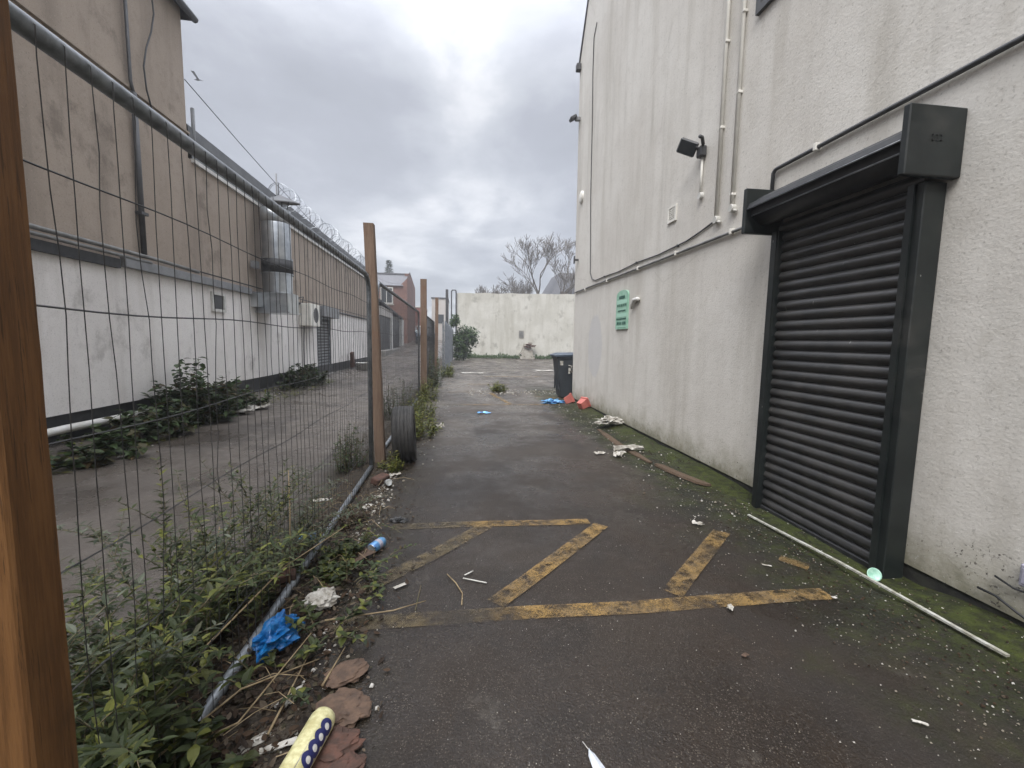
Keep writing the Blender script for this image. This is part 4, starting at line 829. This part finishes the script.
# creeping plants on the yard side
for i, (x, y, ns, sp, h, L_, W2, mt, lab) in enumerate((
 (-.60, 2.32, 9, 2.4, .22, .055, .032, 'leaf', 'creeping green plant around the crumpled white paper'),
 (-.66, 2.72, 9, 1.8, .19, .05, .030, 'leaf', 'creeping plant on the yard side opposite the pale blue can'),
 (-.62, 1.90, 7, 2.0, .20, .06, .036, 'leaf', 'creeping plant between the blue bag and the yellow marking'),
 (-.52, 2.52, 8, 3.0, .28, .04, .02, 'leafdark', 'flat trailing plant reaching onto the faded yellow stripe'),
 (-.66, 1.66, 5, 1.8, .18, .065, .034, 'leaf', 'creeping plant in the litter above the yellow tube'),
 (-.62, 3.12, 5, 3.0, .24, .03, .014, 'leafdark', 'small dark sprig lying at the left end of the far yellow line'),
)):
    plant('creeping_weed', lab, 'weed', (x, y, gz(x, y)+.02), ns, sp, h, L_, W2, M[mt], 200+i, gap=.022, group='creeping weeds in front of the fence', rx=.14, curl=.7)
VG = 'clumps of weeds by the timber posts'
def clump(name, lab, x, y, rx_, ry_, h, n, L_, W2, mat, seed, group=VG):
    r = random.Random(seed); b0 = gz(x, y); o = thing(name, lab, 'weed', (x, y, b0), group); F = MB(); S = MB()
    for k in range(max(14, n//28)):
        a = r.uniform(0, 6.28); q = r.random()**.6; px_ = x+rx_*q*math.cos(a)*.8; py_ = y+ry_*q*math.sin(a)*.8; hh = h*(1-.55*q*q)*r.uniform(.6, 1.12)
        dx, dy = .35*rx_*math.cos(a)*q + r.uniform(-.05, .05), .35*ry_*math.sin(a)*q + r.uniform(-.05, .05)
        pts = [Vector((px_, py_, b0)), Vector((px_+dx*.4, py_+dy*.4, b0+hh*.5)), Vector((px_+dx, py_+dy, b0+hh))]; S.tube(pts, .004, 4, False, r2=.0015)
        for j in range(28):
            t_ = (j+.5)/28; p_ = pts[0].lerp(pts[1], t_*2) if t_ < .5 else pts[1].lerp(pts[2], t_*2-1); a2 = r.uniform(0, 6.28)
            leafblade(F, p_, Vector((math.cos(a2), math.sin(a2), r.uniform(-.2, .9))), Vector((r.uniform(-.4, .4), r.uniform(-.4, .4), 1)), L_*r.uniform(.6, 1.25)*(1.2-.5*t_), W2*r.uniform(.7, 1.2), r.uniform(.1, .5), r.uniform(0, .5))
    S.build('stems', M['stem'], o); F.build('leaves', M[mat], o); return o
clump('verge_weed', 'bushy weed at the foot of the leaning post behind the mesh', -1.12, 4.55, .17, .25, .50, 620, .05, .020, 'leafdark', 301)
clump('verge_weed', 'small green tuft in front of the tyre', -.66, 4.40, .10, .12, .20, 420, .05, .014, 'leafyel', 302)
clump('verge_weed', 'large yellow green clump just beyond the tyre', -.52, 6.2, .26, .55, .38, 1100, .06, .026, 'leafyel', 303)
clump('verge_weed', 'second yellow green clump farther along past the tyre', -.62, 7.6, .25, .6, .45, 1000, .06, .026, 'leafyel', 304)
clump('verge_weed', 'brownish clump of weeds behind the second mesh panel', -1.05, 7.8, .28, .6, .85, 900, .055, .022, 'leafdark', 305)
clump('verge_weed', 'clump of weeds at the base of the third timber post', -.62, 9.7, .25, .6, .55, 900, .07, .03, 'leafyel', 306)
clump('verge_weed', 'weed clump between the third and last timber posts', -.72, 12.5, .3, 1.0, 1.0, 1000, .09, .04, 'leafdark', 307)
clump('verge_weed', 'weed clump at the near end of the palisade fence', -.36, 16.6, .28, 1.2, .5, 900, .10, .04, 'leafyel', 308)
clump('yard_tuft', 'small bright green tuft in the middle of the yard surface', 1.05, 11.4, .28, .25, .26, 700, .10, .022, 'leafyel', 309, None)
# brambles on the left building
BG = 'brambles along the left building'
clump('bramble_bush', 'tallest bramble bush against the white wall of the left building', -3.98, 7.2, .50, .75, .95, 900, .15, .11, 'leafdark', 401, BG)
clump('bramble_bush', 'middle part of the bramble growth over the white drain pipe', -3.98, 6.1, .45, .60, .50, 520, .14, .10, 'leafdark', 402, BG)
clump('bramble_bush', 'low bramble nearest the close up post along the left building', -3.9, 5.1, .40, .60, .30, 420, .13, .09, 'leafdark', 403, BG)
clump('bramble_bush', 'lower bramble at the far side of the tall bush', -3.95, 8.3, .42, .60, .50, 420, .14, .10, 'leafdark', 404, BG)
clump('bramble_bush', 'long low bramble just before the grey shuttered door', -4.15, 12.3, .40, 1.5, .55, 900, .15, .11, 'leafdark', 405, BG)
m = MB(); rr = random.Random(77)
for i in range(900):
    x = rr.uniform(-4.45, -3.7); y = rr.uniform(4.2, 14); leafblade(m, Vector((x, y, gz(x, y)+.01)), Vector((rr.uniform(-1, 1), rr.uniform(-1, 1), rr.uniform(0, .9))), Vector((0, 0, 1)), rr.uniform(.04, .09), rr.uniform(.02, .05))
tag(m.build('kerb_weeds', M['leafyel']), 'scattered low weeds and leaves along the foot of the left building', 'weeds', kind='stuff')

clump('margin_weed', 'broad leaved weed clump beside the foot of the close up post', -.84, 1.22, .20, .18, .24, 600, .065, .034, 'leaf', 501, GP)
clump('margin_weed', 'dense dark clump behind the bottom rail under the silvery weeds', -1.12, 1.65, .20, .30, .34, 700, .06, .026, 'leaf', 502, GP)
clump('margin_weed', 'dense low clump behind the rail below the arching stems', -1.08, 2.15, .16, .30, .30, 560, .055, .024, 'leaf', 503, GP)
clump('margin_weed', 'low leafy patch in front of the rail above the white paper', -.66, 2.48, .15, .22, .12, 420, .06, .036, 'leaf', 504, GP)
clump('margin_weed', 'dry brownish tuft in front of the rail near the light blue can', -.76, 3.05, .10, .22, .14, 380, .045, .012, 'dead', 505, GP)
# dry stalks leaning over the soil margin
m = MB(); rr = random.Random(31)
for a in (((-1.0, 1.05, .10), (-.72, 1.45, .16), (-.52, 1.62, .12)), ((-.95, 1.2, .12), (-.70, 1.38, .10), (-.56, 1.66, .20)), ((-.98, 1.62, .14), (-.78, 2.0, .30), (-.60, 2.3, .34)), ((-.86, 2.25, .05), (-.90, 2.4, .4), (-.92, 2.45, .62)), ((-1.1, 1.9, .05), (-1.05, 2.0, .5)), ((-.62, 1.4, .03), (-.60, 1.75, .05)), ((-.6, 1.96, .05), (-.3, 2.02, .04), (-.15, 2.1, .03)), ((-.5, 1.58, .04), (-.47, 1.8, .03))):
    pts = [Vector(q) for q in a]; m.tube(pts, .0045, 5, r2=.002)
for i in range(120):
    x = rr.uniform(-1.15, -.55); y = 1.1+3*rr.random()**1.4; a = rr.uniform(0, 6.28); l = rr.uniform(.05, .22); z = gz(x, y)+.05
    m.tube([(x, y, z), (x+l*.5*math.cos(a), y+l*.5*math.sin(a), z+rr.uniform(0, .04)), (x+l*math.cos(a), y+l*math.sin(a), z-.01)], .0016, 3, False)
tag(m.build('dry_stalks', M['straw']), 'dry straw coloured stalks scattered over the soil margin', 'dry stalks', kind='stuff')

# leaf litter in the margin
m = MB(); rr = random.Random(12)
for i in range(9000):
    y = 1.05 + 7*rr.random()**1.8; x = rr.gauss(-.74, .17) if rr.random() < .8 else rr.gauss(-1.05, .15)
    if x > -.25 or x < -1.5: continue
    s_ = rr.uniform(.2, .75)*(1.1 if y < 2.6 else .8)
    leafblade(m, Vector((x, y, gz(x, y)+.012+.05*max(0, math.sin(PI*min(1, max(0, (x+1.15)/.6))))*rr.random())), Vector((rr.uniform(-1, 1), rr.uniform(-1, 1), rr.uniform(-.1, .35))), Vector((rr.uniform(-.5, .5), rr.uniform(-.5, .5), 1)), .05*s_, .030*s_, rr.uniform(-.4, .5), rr.uniform(-.3, .5))
tag(m.build('leaf_litter', M['dead']), 'brown dead leaf litter covering the soil margin below the fence', 'leaf litter', kind='stuff')
# pale crumbs of rubbish and grit
m = MB(); rr = random.Random(13)
def fleck(x, y, s_):
    n = rr.choice((3, 4, 5)); a0 = rr.uniform(0, 6.28); z = gz(x, y)+.006; h = s_*rr.uniform(.1, .5)
    ps = [(x+s_*rr.uniform(.5, 1)*math.cos(a0+2*PI*k/n)*.5, y+s_*rr.uniform(.5, 1)*math.sin(a0+2*PI*k/n)*.5) for k in range(n)]
    m.add([(px_, py_, z) for px_, py_ in ps] + [(x+(px_-x)*.7, y+(py_-y)*.7, z+h*rr.uniform(.6, 1.1)) for px_, py_ in ps], [tuple(n+k for k in range(n))] + [(k, (k+1) % n, n+(k+1) % n, n+k) for k in range(n)])
for i in range(2600): fleck(rr.uniform(-.55, 2.3), 1.0+8*rr.random()**1.5, rr.uniform(.002, .007)*(1+.0))
for i in range(620): y = 1.1+2.2*rr.random(); fleck(min(2.55, rr.gauss(2.1, .28)), y, rr.uniform(.003, .013))
for i in range(420): y = 3+6.5*rr.random(); fleck(min(2.55, rr.gauss(2.12, .20)), y, rr.uniform(.006, .03))
for i in range(160): fleck(rr.gauss(-.55, .09), 1.15+1.1*rr.random(), rr.uniform(.006, .028))
for i in range(420): y = 2.7+1.7*rr.random(); fleck(rr.gauss(-.68, .06)+.03*(y-3), y, rr.uniform(.006, .035))
for i in range(260): y = 4.6+12*rr.random(); fleck(rr.gauss(-.42, .10)+.01*y, y, rr.uniform(.008, .035))
for i in range(330): fleck(rr.uniform(.3, 3.0), rr.gauss(11.2, .35), rr.uniform(.01, .06))
for i in range(300): fleck(rr.gauss(-3.95, .2), rr.uniform(4.2, 22), rr.uniform(.01, .05))
for i in range(500): fleck(rr.uniform(-3.7, -1.1), rr.uniform(1.5, 16), rr.uniform(.003, .012))
tag(m.build('litter_flecks', M['flecks']), 'pale grit and crumbs of rubbish scattered over the tarmac', 'grit', kind='stuff')
# soil crumbs along the right wall
m = MB(); rr = random.Random(19)
for i in range(2600):
    y = 1.0+8*rr.random(); x = min(2.6, rr.gauss(2.28, .17) - (.1 if y < 3 else 0)); fleck(x, y, rr.uniform(.004, .018))
tag(m.build('soil_crumbs', M['dead']), 'dark soil crumbs and rotted leaves along the foot of the rendered wall', 'soil', kind='stuff')

# ------------------------------------------------------------------ litter, each piece by itself
def crumple(name, label, cat, x, y, sx_, sy_, sz_, mat, seed, group=None, rot=0, dz=0, amp=.45, res=14):
    m = MB(); n = res; vs_ = []; c, s2 = math.cos(rot), math.sin(rot); base = gz(x, y)+dz
    for i in range(n+1):
        th_ = PI*i/n
        for j in range(2*n):
            ph = PI*j/n; v_ = Vector((math.sin(th_)*math.cos(ph), math.sin(th_)*math.sin(ph), math.cos(th_)))
            q = 1 + amp*mnoise.noise(v_*2.3 + Vector((seed, 0, 0))) + amp*.7*mnoise.noise(v_*5.5 + Vector((seed, 3, 0)))
            px_, py_ = v_.x*sx_*q/2, v_.y*sy_*q/2; vs_.append((x+px_*c-py_*s2, y+px_*s2+py_*c, max(base+.003, base+sz_*.42+v_.z*sz_*q/2)))
    m.add(vs_, [(i*2*n+j, i*2*n+(j+1) % (2*n), (i+1)*2*n+(j+1) % (2*n), (i+1)*2*n+j) for i in range(n) for j in range(2*n)])
    return tag(m.build(name, mat, origin=(x, y, base)), label, cat, group)
def sheet(name, label, cat, x, y, L_, W2, mat, seed, rot=0, amp=.25, dz=.01, group=None):
    m = MB(); n = 7; r = random.Random(seed); c, s2 = math.cos(rot), math.sin(rot); b0 = gz(x, y)+dz; top_ = []
    for i in range(n+1):
        for j in range(n+1):
            u, v_ = i/n-.5, j/n-.5; ed = 1 + .18*fbm(i*.9, j*.9, seed); px_, py_ = u*L_*ed, v_*W2*ed
            top_.append(Vector((x+px_*c-py_*s2, y+px_*s2+py_*c, b0 + amp*W2*(.35+.5*fbm(u*3, v_*3, seed+.5)))))
    k = len(top_); F1 = [(i*(n+1)+j, (i+1)*(n+1)+j, (i+1)*(n+1)+j+1, i*(n+1)+j+1) for i in range(n) for j in range(n)]
    m.add([tuple(p_) for p_ in top_] + [(p_.x, p_.y, p_.z-.0015) for p_ in top_], F1 + [tuple(k+q for q in f_[::-1]) for f_ in F1])
    return tag(m.build(name, mat, origin=(x, y, b0)), label, cat, group)
def can(name, label, x, y, z, ang, tilt, body, crush=0, L_=.115, rad=.033):
    o = thing(name, label, 'can', (x, y, z-rad)); T = Matrix.Translation((x, y, z)) @ Matrix.Rotation(ang, 4, 'Z') @ Matrix.Rotation(R(90)+tilt, 4, 'Y')
    m = MB(); m.smooth = True; m.lathe([(rad*.8, -L_/2), (rad, -L_/2+.008), (rad*(1-crush), 0), (rad, L_/2-.012), (rad*.8, L_/2)], T, 20); m.build('body', body, o)
    m = MB(); m.lathe([(0, L_/2-.004), (rad*.72, L_/2-.004), (rad*.80, L_/2+.002), (rad*.84, L_/2)], T, 20); m.lathe([(0, -L_/2+.006), (rad*.72, -L_/2+.003), (rad*.80, -L_/2-.002), (rad*.84, -L_/2)], T, 20); m.build('rim', M['canwhite'], o)
    m = MB(); m.smooth = True; m.lathe([(rad+.0006, -.012), (rad+.0006, .018)], T, 20); 
    if not crush: m.build('print_band', M['purple'], o)
    return o
can('drink_can', 'light blue drink can lying on the tarmac near the faded stripe', -.50, 2.72, .037, R(62), 0, M['can'])
can('drink_can', 'pale blue can lying behind the bottom rail of the near panel', -.97, 2.84, .045, R(15), 0, M['can'], .12)
can('drink_can', 'crushed silver white can on end near the brick fragment', -.62, 3.95, .034, R(110), R(20), M['canwhite'], .25, .07)
sheet('card_scrap', 'flattened brown card under the light blue drink can', 'card', -.585, 2.60, .17, .11, M['card'], 5, R(55), .15, .03)
crumple('white_paper', 'crumpled white paper among the creeping weeds', 'paper', -.665, 2.13, .15, .13, .07, M['paper'], 2.2, rot=.7, dz=.02, amp=.55)
bb = crumple('blue_bag', 'scrunched bright blue plastic bag below the bottom rail', 'plastic bag', -.755, 1.83, .13, .21, .12, M['bluebag'], 5.1, rot=-.35, dz=.03, amp=.5, res=18)
m = MB(); m.box(-.09, .09, -.045, .045, -.03, .03, Matrix.Translation((-.70, 4.0, .055)) @ Matrix.Rotation(R(65), 4, 'Z') @ Matrix.Rotation(R(12), 4, 'X'), bev=.008); tag(m.build('brick_fragment', M['redbrick'], origin=(-.7, 4, .02)), 'orange brick fragment by the far end of the bottom rail', 'brick')
m = MB(); m.box(-.05, .05, -.035, .035, -.02, .025, Matrix.Translation((-.90, 2.31, .08)) @ Matrix.Rotation(R(20), 4, 'Z'), bev=.008); tag(m.build('brick_fragment', M['redbrick'], origin=(-.9, 2.3, .05)), 'small red brick chip on the bottom rail among the weeds', 'brick')
for i, (x, y, l, wd, h, a, mt, lab) in enumerate(((-.405, 1.33, .16, .10, .045, 20, 'redbrick', 'flat red brick slab right of the yellow tube at the bottom edge'), (-.40, 1.49, .15, .12, .04, -15, 'card', 'brown rotten slab above the red brick piece'), (-.36, 1.24, .13, .08, .04, 35, 'redbrick', 'broken red brick piece cut by the bottom edge'), (-.43, 1.66, .13, .09, .035, 40, 'card', 'dark brown slab at the tarmac edge below the creeping weeds'))):
    crumple('rubble_slab', lab, 'rubble', x, y, l*1.25, wd*1.3, h*1.1, M[mt], 20+i*3.7, 'rubble slabs by the yellow tube', R(a), 0, .28, 16)
# yellow tube with ring shaped letters
A_, B_ = Vector((-.437, 1.405, .075)), Vector((-.495, 1.10, .08)); ax = (A_-B_).normalized()
yt = thing('yellow_tube', 'pale yellow plastic tube with dark blue round letters lying in the litter', 'tube', (-.5, 1.37, .08))
Q = ax.to_track_quat('Z', 'Y').to_matrix().to_4x4(); T = Matrix.Translation((A_+B_)/2) @ Q; Ln = (A_-B_).length
m = MB(); m.smooth = True; pr = [(0, Ln/2+.012), (.022, Ln/2+.010), (.037, Ln/2-.004), (.0425, Ln/2-.022), (.042, .02), (.041, -.05), (.042, -Ln/2+.01), (.03, -Ln/2), (0, -Ln/2)]; m.lathe(pr, T, 28); m.build('body', M['yellow'], yt)
def onsurf(phi, h, rad=.0432): return T @ Vector((rad*math.cos(phi), rad*math.sin(phi), h))
# find the angle whose normal faces up towards the yard
best = max(range(72), key=lambda k: (T.to_3x3() @ Vector((math.cos(k*PI/36), math.sin(k*PI/36), 0))).dot(Vector((.80, -.30, .50))))*PI/36
m = MB(); mw = MB()
for q in range(4):
    h0 = -.02 + q*.038; ro, ri = .024, .010; K = 20; vs_ = []
    for k in range(K):
        a = 2*PI*k/K
        for r_ in (ro, ri): vs_.append(onsurf(best + r_*math.cos(a)/.042, h0 + r_*1.02*math.sin(a), .0434+.0003*(q % 2)))
    m.add(vs_, [(2*k, 2*((k+1) % K), 2*((k+1) % K)+1, 2*k+1) for k in range(K)])
    vs_ = [onsurf(best, h0, .0430)]+[onsurf(best + ri*1.05*math.cos(2*PI*k/K)/.042, h0+ri*1.05*math.sin(2*PI*k/K), .0430) for k in range(K)]; mw.add(vs_, [(0, 1+k, 1+(k+1) % K) for k in range(K)])
m.build('round_letters', M['navy'], yt); mw.build('letter_centres', M['white'], yt)
m = MB(); vs_ = []; K = 14
for k in range(K+1):
    hh = -.075+.20*k/K
    for d_ in (-.62, .62): vs_.append(onsurf(best + d_*(1-.25*(k > K-2)), hh, .0427))
m.add(vs_, [(2*k, 2*k+1, 2*k+3, 2*k+2) for k in range(K)]); m.build('pale_label', M['paper'], yt)
# scraps
for i, (x, y, l, wd, rt, amp, mt, nm, lab) in enumerate((
 (-.30, 2.28, .075, .022, 35, .1, 'paper', 'paper_scrap', 'narrow white paper strip on the tarmac between the yellow stripes'),
 (-.40, 1.56, .045, .025, 5, .2, 'paper', 'paper_scrap', 'small white triangular scrap beside the brown slab'),
 (-.39, 1.42, .038, .028, 60, .2, 'paper', 'paper_scrap', 'small grey white scrap beside the red brick slab'),
 (-.60, 1.56, .10, .035, 65, .8, 'paper', 'paper_scrap', 'curled pinkish white peel above the yellow tube'),
 (-.66, 1.38, .12, .035, 40, .8, 'paper', 'paper_scrap', 'twisted dirty white wrapper left of the yellow tube'),
 (-.58, 1.36, .13, .025, 20, .8, 'paper', 'paper_scrap', 'long curled white strip touching the yellow tube'),
 (-.66, 1.53, .04, .03, 10, .5, 'paper', 'paper_scrap', 'little pale scrap below the blue bag'),
 (-1.10, 3.60, .16, .05, 5, .3, 'paper', 'paper_scrap', 'white flattened cup on the lane behind the mesh'),
 (-.70, 3.42, .10, .05, 70, .6, 'paper', 'paper_scrap', 'pale strip of wrapper beside the bottom rail'),
 (-.66, 3.62, .08, .04, 50, .6, 'paper', 'paper_scrap', 'pale torn wrapper just before the brick fragment'),
 (-.60, 4.22, .12, .05, 30, .9, 'paper', 'paper_scrap', 'white crumpled scrap at the foot of the tuft in front of the tyre'),
 (1.78, 2.88, .07, .04, -30, .9, 'paper', 'paper_scrap', 'white torn scrap at the top of the right yellow diagonal'),
 (1.39, 1.91, .05, .028, 50, .9, 'paper', 'paper_scrap', 'small white curl on the near yellow line'),
 (1.66, 1.22, .045, .012, -30, .3, 'paper', 'paper_scrap', 'thin white sliver on the dark tarmac at lower right'),
 (2.01, 1.94, .022, .02, 0, .5, 'paper', 'paper_scrap', 'tiny cream crumb at the right end of the near yellow line'),
 (1.88, 2.28, .05, .012, 150, .3, 'paper', 'paper_scrap', 'thin pale strip between the right diagonal and the moss'),
 (-.30, 6.55, .22, .12, 15, .8, 'paper', 'paper_scrap', 'white plastic scrap beside the yellow green clump past the tyre'),
 (.50, 7.85, .24, .10, -5, .5, 'can', 'bottle_scrap', 'flattened pale blue bottle lying in the middle of the yard'),
 (2.12, 5.0, .06, .4, 95, .3, 'paper', 'paper_scrap', 'long white jagged strip on the tarmac near the rendered wall'),
 (1.92, 4.82, .16, .10, 30, .9, 'paper', 'paper_scrap', 'torn white piece beside the long jagged strip'),
 (1.72, 4.93, .14, .07, 10, .7, 'paper', 'paper_scrap', 'flat white piece left of the torn white piece'),
 (-3.75, 7.85, .5, .2, 15, .6, 'paper', 'paper_scrap', 'white sheet of rubbish beside the tall bramble bush'),
 (-3.7, 8.35, .45, .2, 40, .9, 'paper', 'paper_scrap', 'crushed white rubbish between the brambles by the left building'),
 (.62, 17.5, .9, .35, 0, .1, 'paper', 'paper_scrap', 'flat white sheet on the far tarmac left of centre'),
 (4.0, 19.5, .8, .3, 0, .15, 'paper', 'paper_scrap', 'flat white sheet on the far tarmac near the wheelie bin'),
 (1.25, 1.60, .03, .02, 20, .6, 'card', 'card_scrap', 'small brown scrap on the bare lower tarmac'),
)):
    sheet(nm, lab, 'scrap', x, y, l, wd, M[mt], 40+i, R(rt), amp, .012, 'scraps of litter' if nm == 'paper_scrap' else None)
crumple('white_rubbish', 'clump of crumpled white wrapper against the rendered wall foot', 'wrapper', 2.40, 6.45, .34, .22, .10, M['paper'], 8.8, rot=.3, amp=1.1, dz=.05)
crumple('blue_rubbish', 'blue and white crumpled bag on the ground left of the red tubs', 'plastic bag', 2.05, 9.1, .42, .22, .09, M['can'], 3.3, rot=.2, amp=1.1)
m = MB(); m.smooth = True; m.lathe([(0, .02), (.24, .02), (.30, .30), (.31, .30), (.31, .32), (.28, .32), (.23, .06), (0, .05)], Matrix.Translation((-3.95, 18.9, gz(-3.95, 18.9))), 20); tag(m.build('white_basin', M['white'], origin=(-3.95, 18.9, .1)), 'white round basin at the far end of the pebbledash wall', 'basin')
m = MB(); m.box(-.06, .06, -.14, .14, 0, .62, Matrix.Translation((-4.3, 18.6, .15)) @ Matrix.Rotation(R(10), 4, 'X')); tag(m.build('board_scrap', M['redbrick'], origin=(-4.3, 18.6, .1)), 'reddish board leaning on the wall beside the white basin', 'board')
# two faded red tubs
for i, (x, y, rt, lab) in enumerate(((2.47, 8.15, 25, 'faded red plastic tub on its side nearer the camera at the wall foot'), (2.42, 9.05, -20, 'faded red plastic tub on its side by the building corner'))):
    T2 = Matrix.Translation((x, y, .09+gz(x, y))) @ Matrix.Rotation(R(rt), 4, 'Z') @ Matrix.Rotation(R(62), 4, 'Y')
    o = thing('red_tub', lab, 'tub', (x, y, .05), 'red plastic tubs by the wall')
    m = MB(); a, b, h = .065, .088, .09
    m.add([T2 @ Vector(q) for q in ((-a, -a, -h), (a, -a, -h), (a, a, -h), (-a, a, -h), (-b, -b, h), (b, -b, h), (b, b, h), (-b, b, h), (-b*.92, -b*.92, h), (b*.92, -b*.92, h), (b*.92, b*.92, h), (-b*.92, b*.92, h), (-a*.9, -a*.9, -h*.9), (a*.9, -a*.9, -h*.9), (a*.9, a*.9, -h*.9), (-a*.9, a*.9, -h*.9))],
          [(3, 2, 1, 0), (0, 1, 5, 4), (1, 2, 6, 5), (2, 3, 7, 6), (3, 0, 4, 7), (4, 5, 9, 8), (5, 6, 10, 9), (6, 7, 11, 10), (7, 4, 8, 11), (9, 13, 12, 8), (10, 14, 13, 9), (11, 15, 14, 10), (8, 12, 15, 11), (12, 13, 14, 15)]); m.build('body', M['red'], o)
    m = MB(); 
    for sx_, sy_ in ((1, 0), (-1, 0), (0, 1), (0, -1)): m.box(*( (sx_*b-.012 if sx_ else -b, sx_*b+.012 if sx_ else b, sy_*b-.012 if sy_ else -b, sy_*b+.012 if sy_ else b) ), h-.03, h+.004, T2)
    m.build('rim', M['red'], o)
# white batten in front of the shutter
m = MB(); a, b = Vector((2.28, 3.00, gz(2.28, 3.0)+.008)), Vector((2.345, 1.43, gz(2.345, 1.43)+.010)); n = 24; vs_ = []
for i in range(n+1):
    q = a.lerp(b, i/n); q.z += .02 - .012*math.cos(PI*i/n)**2; wv = .009 + .0012*math.sin(i*1.7)
    vs_ += [(q.x-wv, q.y, q.z), (q.x+wv, q.y, q.z), (q.x+wv, q.y, q.z+.010), (q.x-wv, q.y, q.z+.010)]
m.add(vs_, [(i*4+j, i*4+(j+1) % 4, i*4+4+(j+1) % 4, i*4+4+j) for i in range(n) for j in range(4)] + [(0, 1, 2, 3), (n*4+3, n*4+2, n*4+1, n*4)]); tag(m.build('white_batten', M['batten'], origin=a), 'long dirty white batten lying on the moss in front of the roller shutter', 'batten')
m = MB(); m.smooth = True; m.lathe([(0, .004), (.028, .006), (.036, .014), (.037, .018), (.030, .012), (0, .010)], Matrix.Translation((2.415, 2.10, gz(2.415, 2.1)+.035)) @ Matrix.Rotation(R(62), 4, 'X') @ Matrix.Rotation(R(-20), 4, 'Y'), 20); tag(m.build('mint_lid', M['mint'], origin=(2.41, 2.1, 0)), 'mint green plastic disc by the foot of the near shutter rail', 'lid')
# rotten plank and edging along the right wall
def strip(name, lab, cat, pts, w_, h_, mat):
    m = MB(); vs_ = []
    for i, q in enumerate(pts): z = gz(q[0], q[1])+.006; wv = w_/2*(1 if 0 < i < len(pts)-1 else .45); vs_ += [(q[0]-wv, q[1], z), (q[0]+wv, q[1], z), (q[0]+wv*.8, q[1], z+h_), (q[0]-wv*.8, q[1], z+h_)]
    n = len(pts)-1; m.add(vs_, [(i*4+j, i*4+(j+1) % 4, i*4+4+(j+1) % 4, i*4+4+j) for i in range(n) for j in range(4)] + [(0, 1, 2, 3), (n*4+3, n*4+2, n*4+1, n*4)]); tag(m.build(name, mat, origin=(pts[0][0], pts[0][1], 0)), lab, cat)
strip('rotten_plank', 'curved rotten plank on the moss left of the shutter', 'plank', [(2.36, 3.66), (2.33, 3.75), (2.28, 3.95), (2.24, 4.15), (2.22, 4.35), (2.20, 4.42)], .10, .02, M['plank'])
strip('rotten_plank', 'long brown rotten board along the wall foot beyond the curved plank', 'plank', [(2.17, 4.5), (2.16, 4.9), (2.14, 5.4), (2.15, 5.9), (2.17, 6.3)], .10, .015, M['plank'])
m = MB(); m.tube([(-.05, 2.38, .008), (0.0, 2.28, .010), (.035, 2.18, .008), (.03, 2.08, .008)], .0035, 5); tag(m.build('twig', M['straw'], origin=(0, 2.2, 0)), 'thin curved twig crossing the near yellow line', 'twig')
m = MB(); m.tube([(-.19, 2.28, .008), (-.20, 2.06, .008)], .003, 5); tag(m.build('twig', M['stem'], origin=(-.2, 2.2, 0)), 'short dark twig left of the curved one', 'twig')
m = MB(); m.tube([(.05, 2.36, .008), (.10, 2.40, .008)], .004, 5); m.tube([(.04, 2.33, .007), (.17, 2.27, .007)], .004, 5); tag(m.build('plastic_straw', M['white'], origin=(.1, 2.3, 0)), 'bent white plastic straw inside the yellow hatching', 'straw')
crumple('dark_glove', 'small black lump of rubber at the left end of the far yellow line', 'rubber scrap', -.42, 3.16, .12, .05, .03, M['black'], 4.4, rot=-.2, amp=.8)
# feather
m = MB(); A_ = Vector((.437, 1.245, .014)); B_ = Vector((.475, 1.08, .012)); d_ = (B_-A_).normalized(); sd2 = Vector((d_.y, -d_.x, 0)); vs_ = []
for t_, w_ in ((0, .001), (.12, .010), (.4, .017), (.75, .016), (1, .002)):
    q = A_.lerp(B_, t_); vs_ += [q - sd2*w_ + Vector((0, 0, .002)), q + Vector((0, 0, .007)), q + sd2*w_*1.3 + Vector((0, 0, .002)), q + Vector((0, 0, .001))]
m.add(vs_, [(i*4+j, i*4+(j+1) % 4, i*4+4+(j+1) % 4, i*4+4+j) for i in range(4) for j in range(4)]); fe = m.build('feather', M['feather'], origin=A_); tag(fe, 'grey white bird feather on the tarmac at the bottom edge', 'feather')
m = MB(); m.tube([A_ + Vector((-.012, .03, 0)), A_, A_.lerp(B_, .8) + Vector((0, 0, .0085))], .0015, 5); q_ = m.build('quill', M['white'], fe)
for v_ in q_.data.vertices: v_.co = v_.co
# distant bird
m = MB(); c_ = Vector((-20.9, 40, 21.9)); m.add([c_+Vector(q) for q in ((-.3, 0, 0), (0, -.06, .05), (.32, 0, .02), (0, .06, -.04), (-.05, .0, .08), (-.1, .75, .35), (.12, .7, .33), (-.1, -.7, .30), (.12, -.65, .30), (.12, 0, .06))], [(0, 1, 4), (1, 2, 9), (0, 3, 1), (3, 2, 1), (4, 5, 6, 9), (4, 9, 8, 7), (0, 4, 3), (2, 3, 9), (1, 9, 4), (3, 4, 9)])
tag(m.build('bird', M['dkgrey'], origin=c_), 'tiny dark bird flying in the cloudy sky above the left building', 'bird')

# ------------------------------------------------------------------ damp air
m = MB(); m.box(-60, 60, -20, 110, -1.5, 32); hz = m.build('haze', None)
hm = bpy.data.materials.new('damp_air'); hm.use_nodes = True; ht = hm.node_tree
for n_ in list(ht.nodes):
    if n_.type == 'BSDF_PRINCIPLED': ht.nodes.remove(n_)
pv = ht.nodes.new('ShaderNodeVolumePrincipled'); pv.inputs['Color'].default_value = (.86, .88, .92, 1); pv.inputs['Density'].default_value = .0032; pv.inputs['Anisotropy'].default_value = .2
ht.links.new(pv.outputs[0], ht.nodes['Material Output'].inputs['Volume']); hz.data.materials.clear(); hz.data.materials.append(hm); tag(hz, kind='stuff')
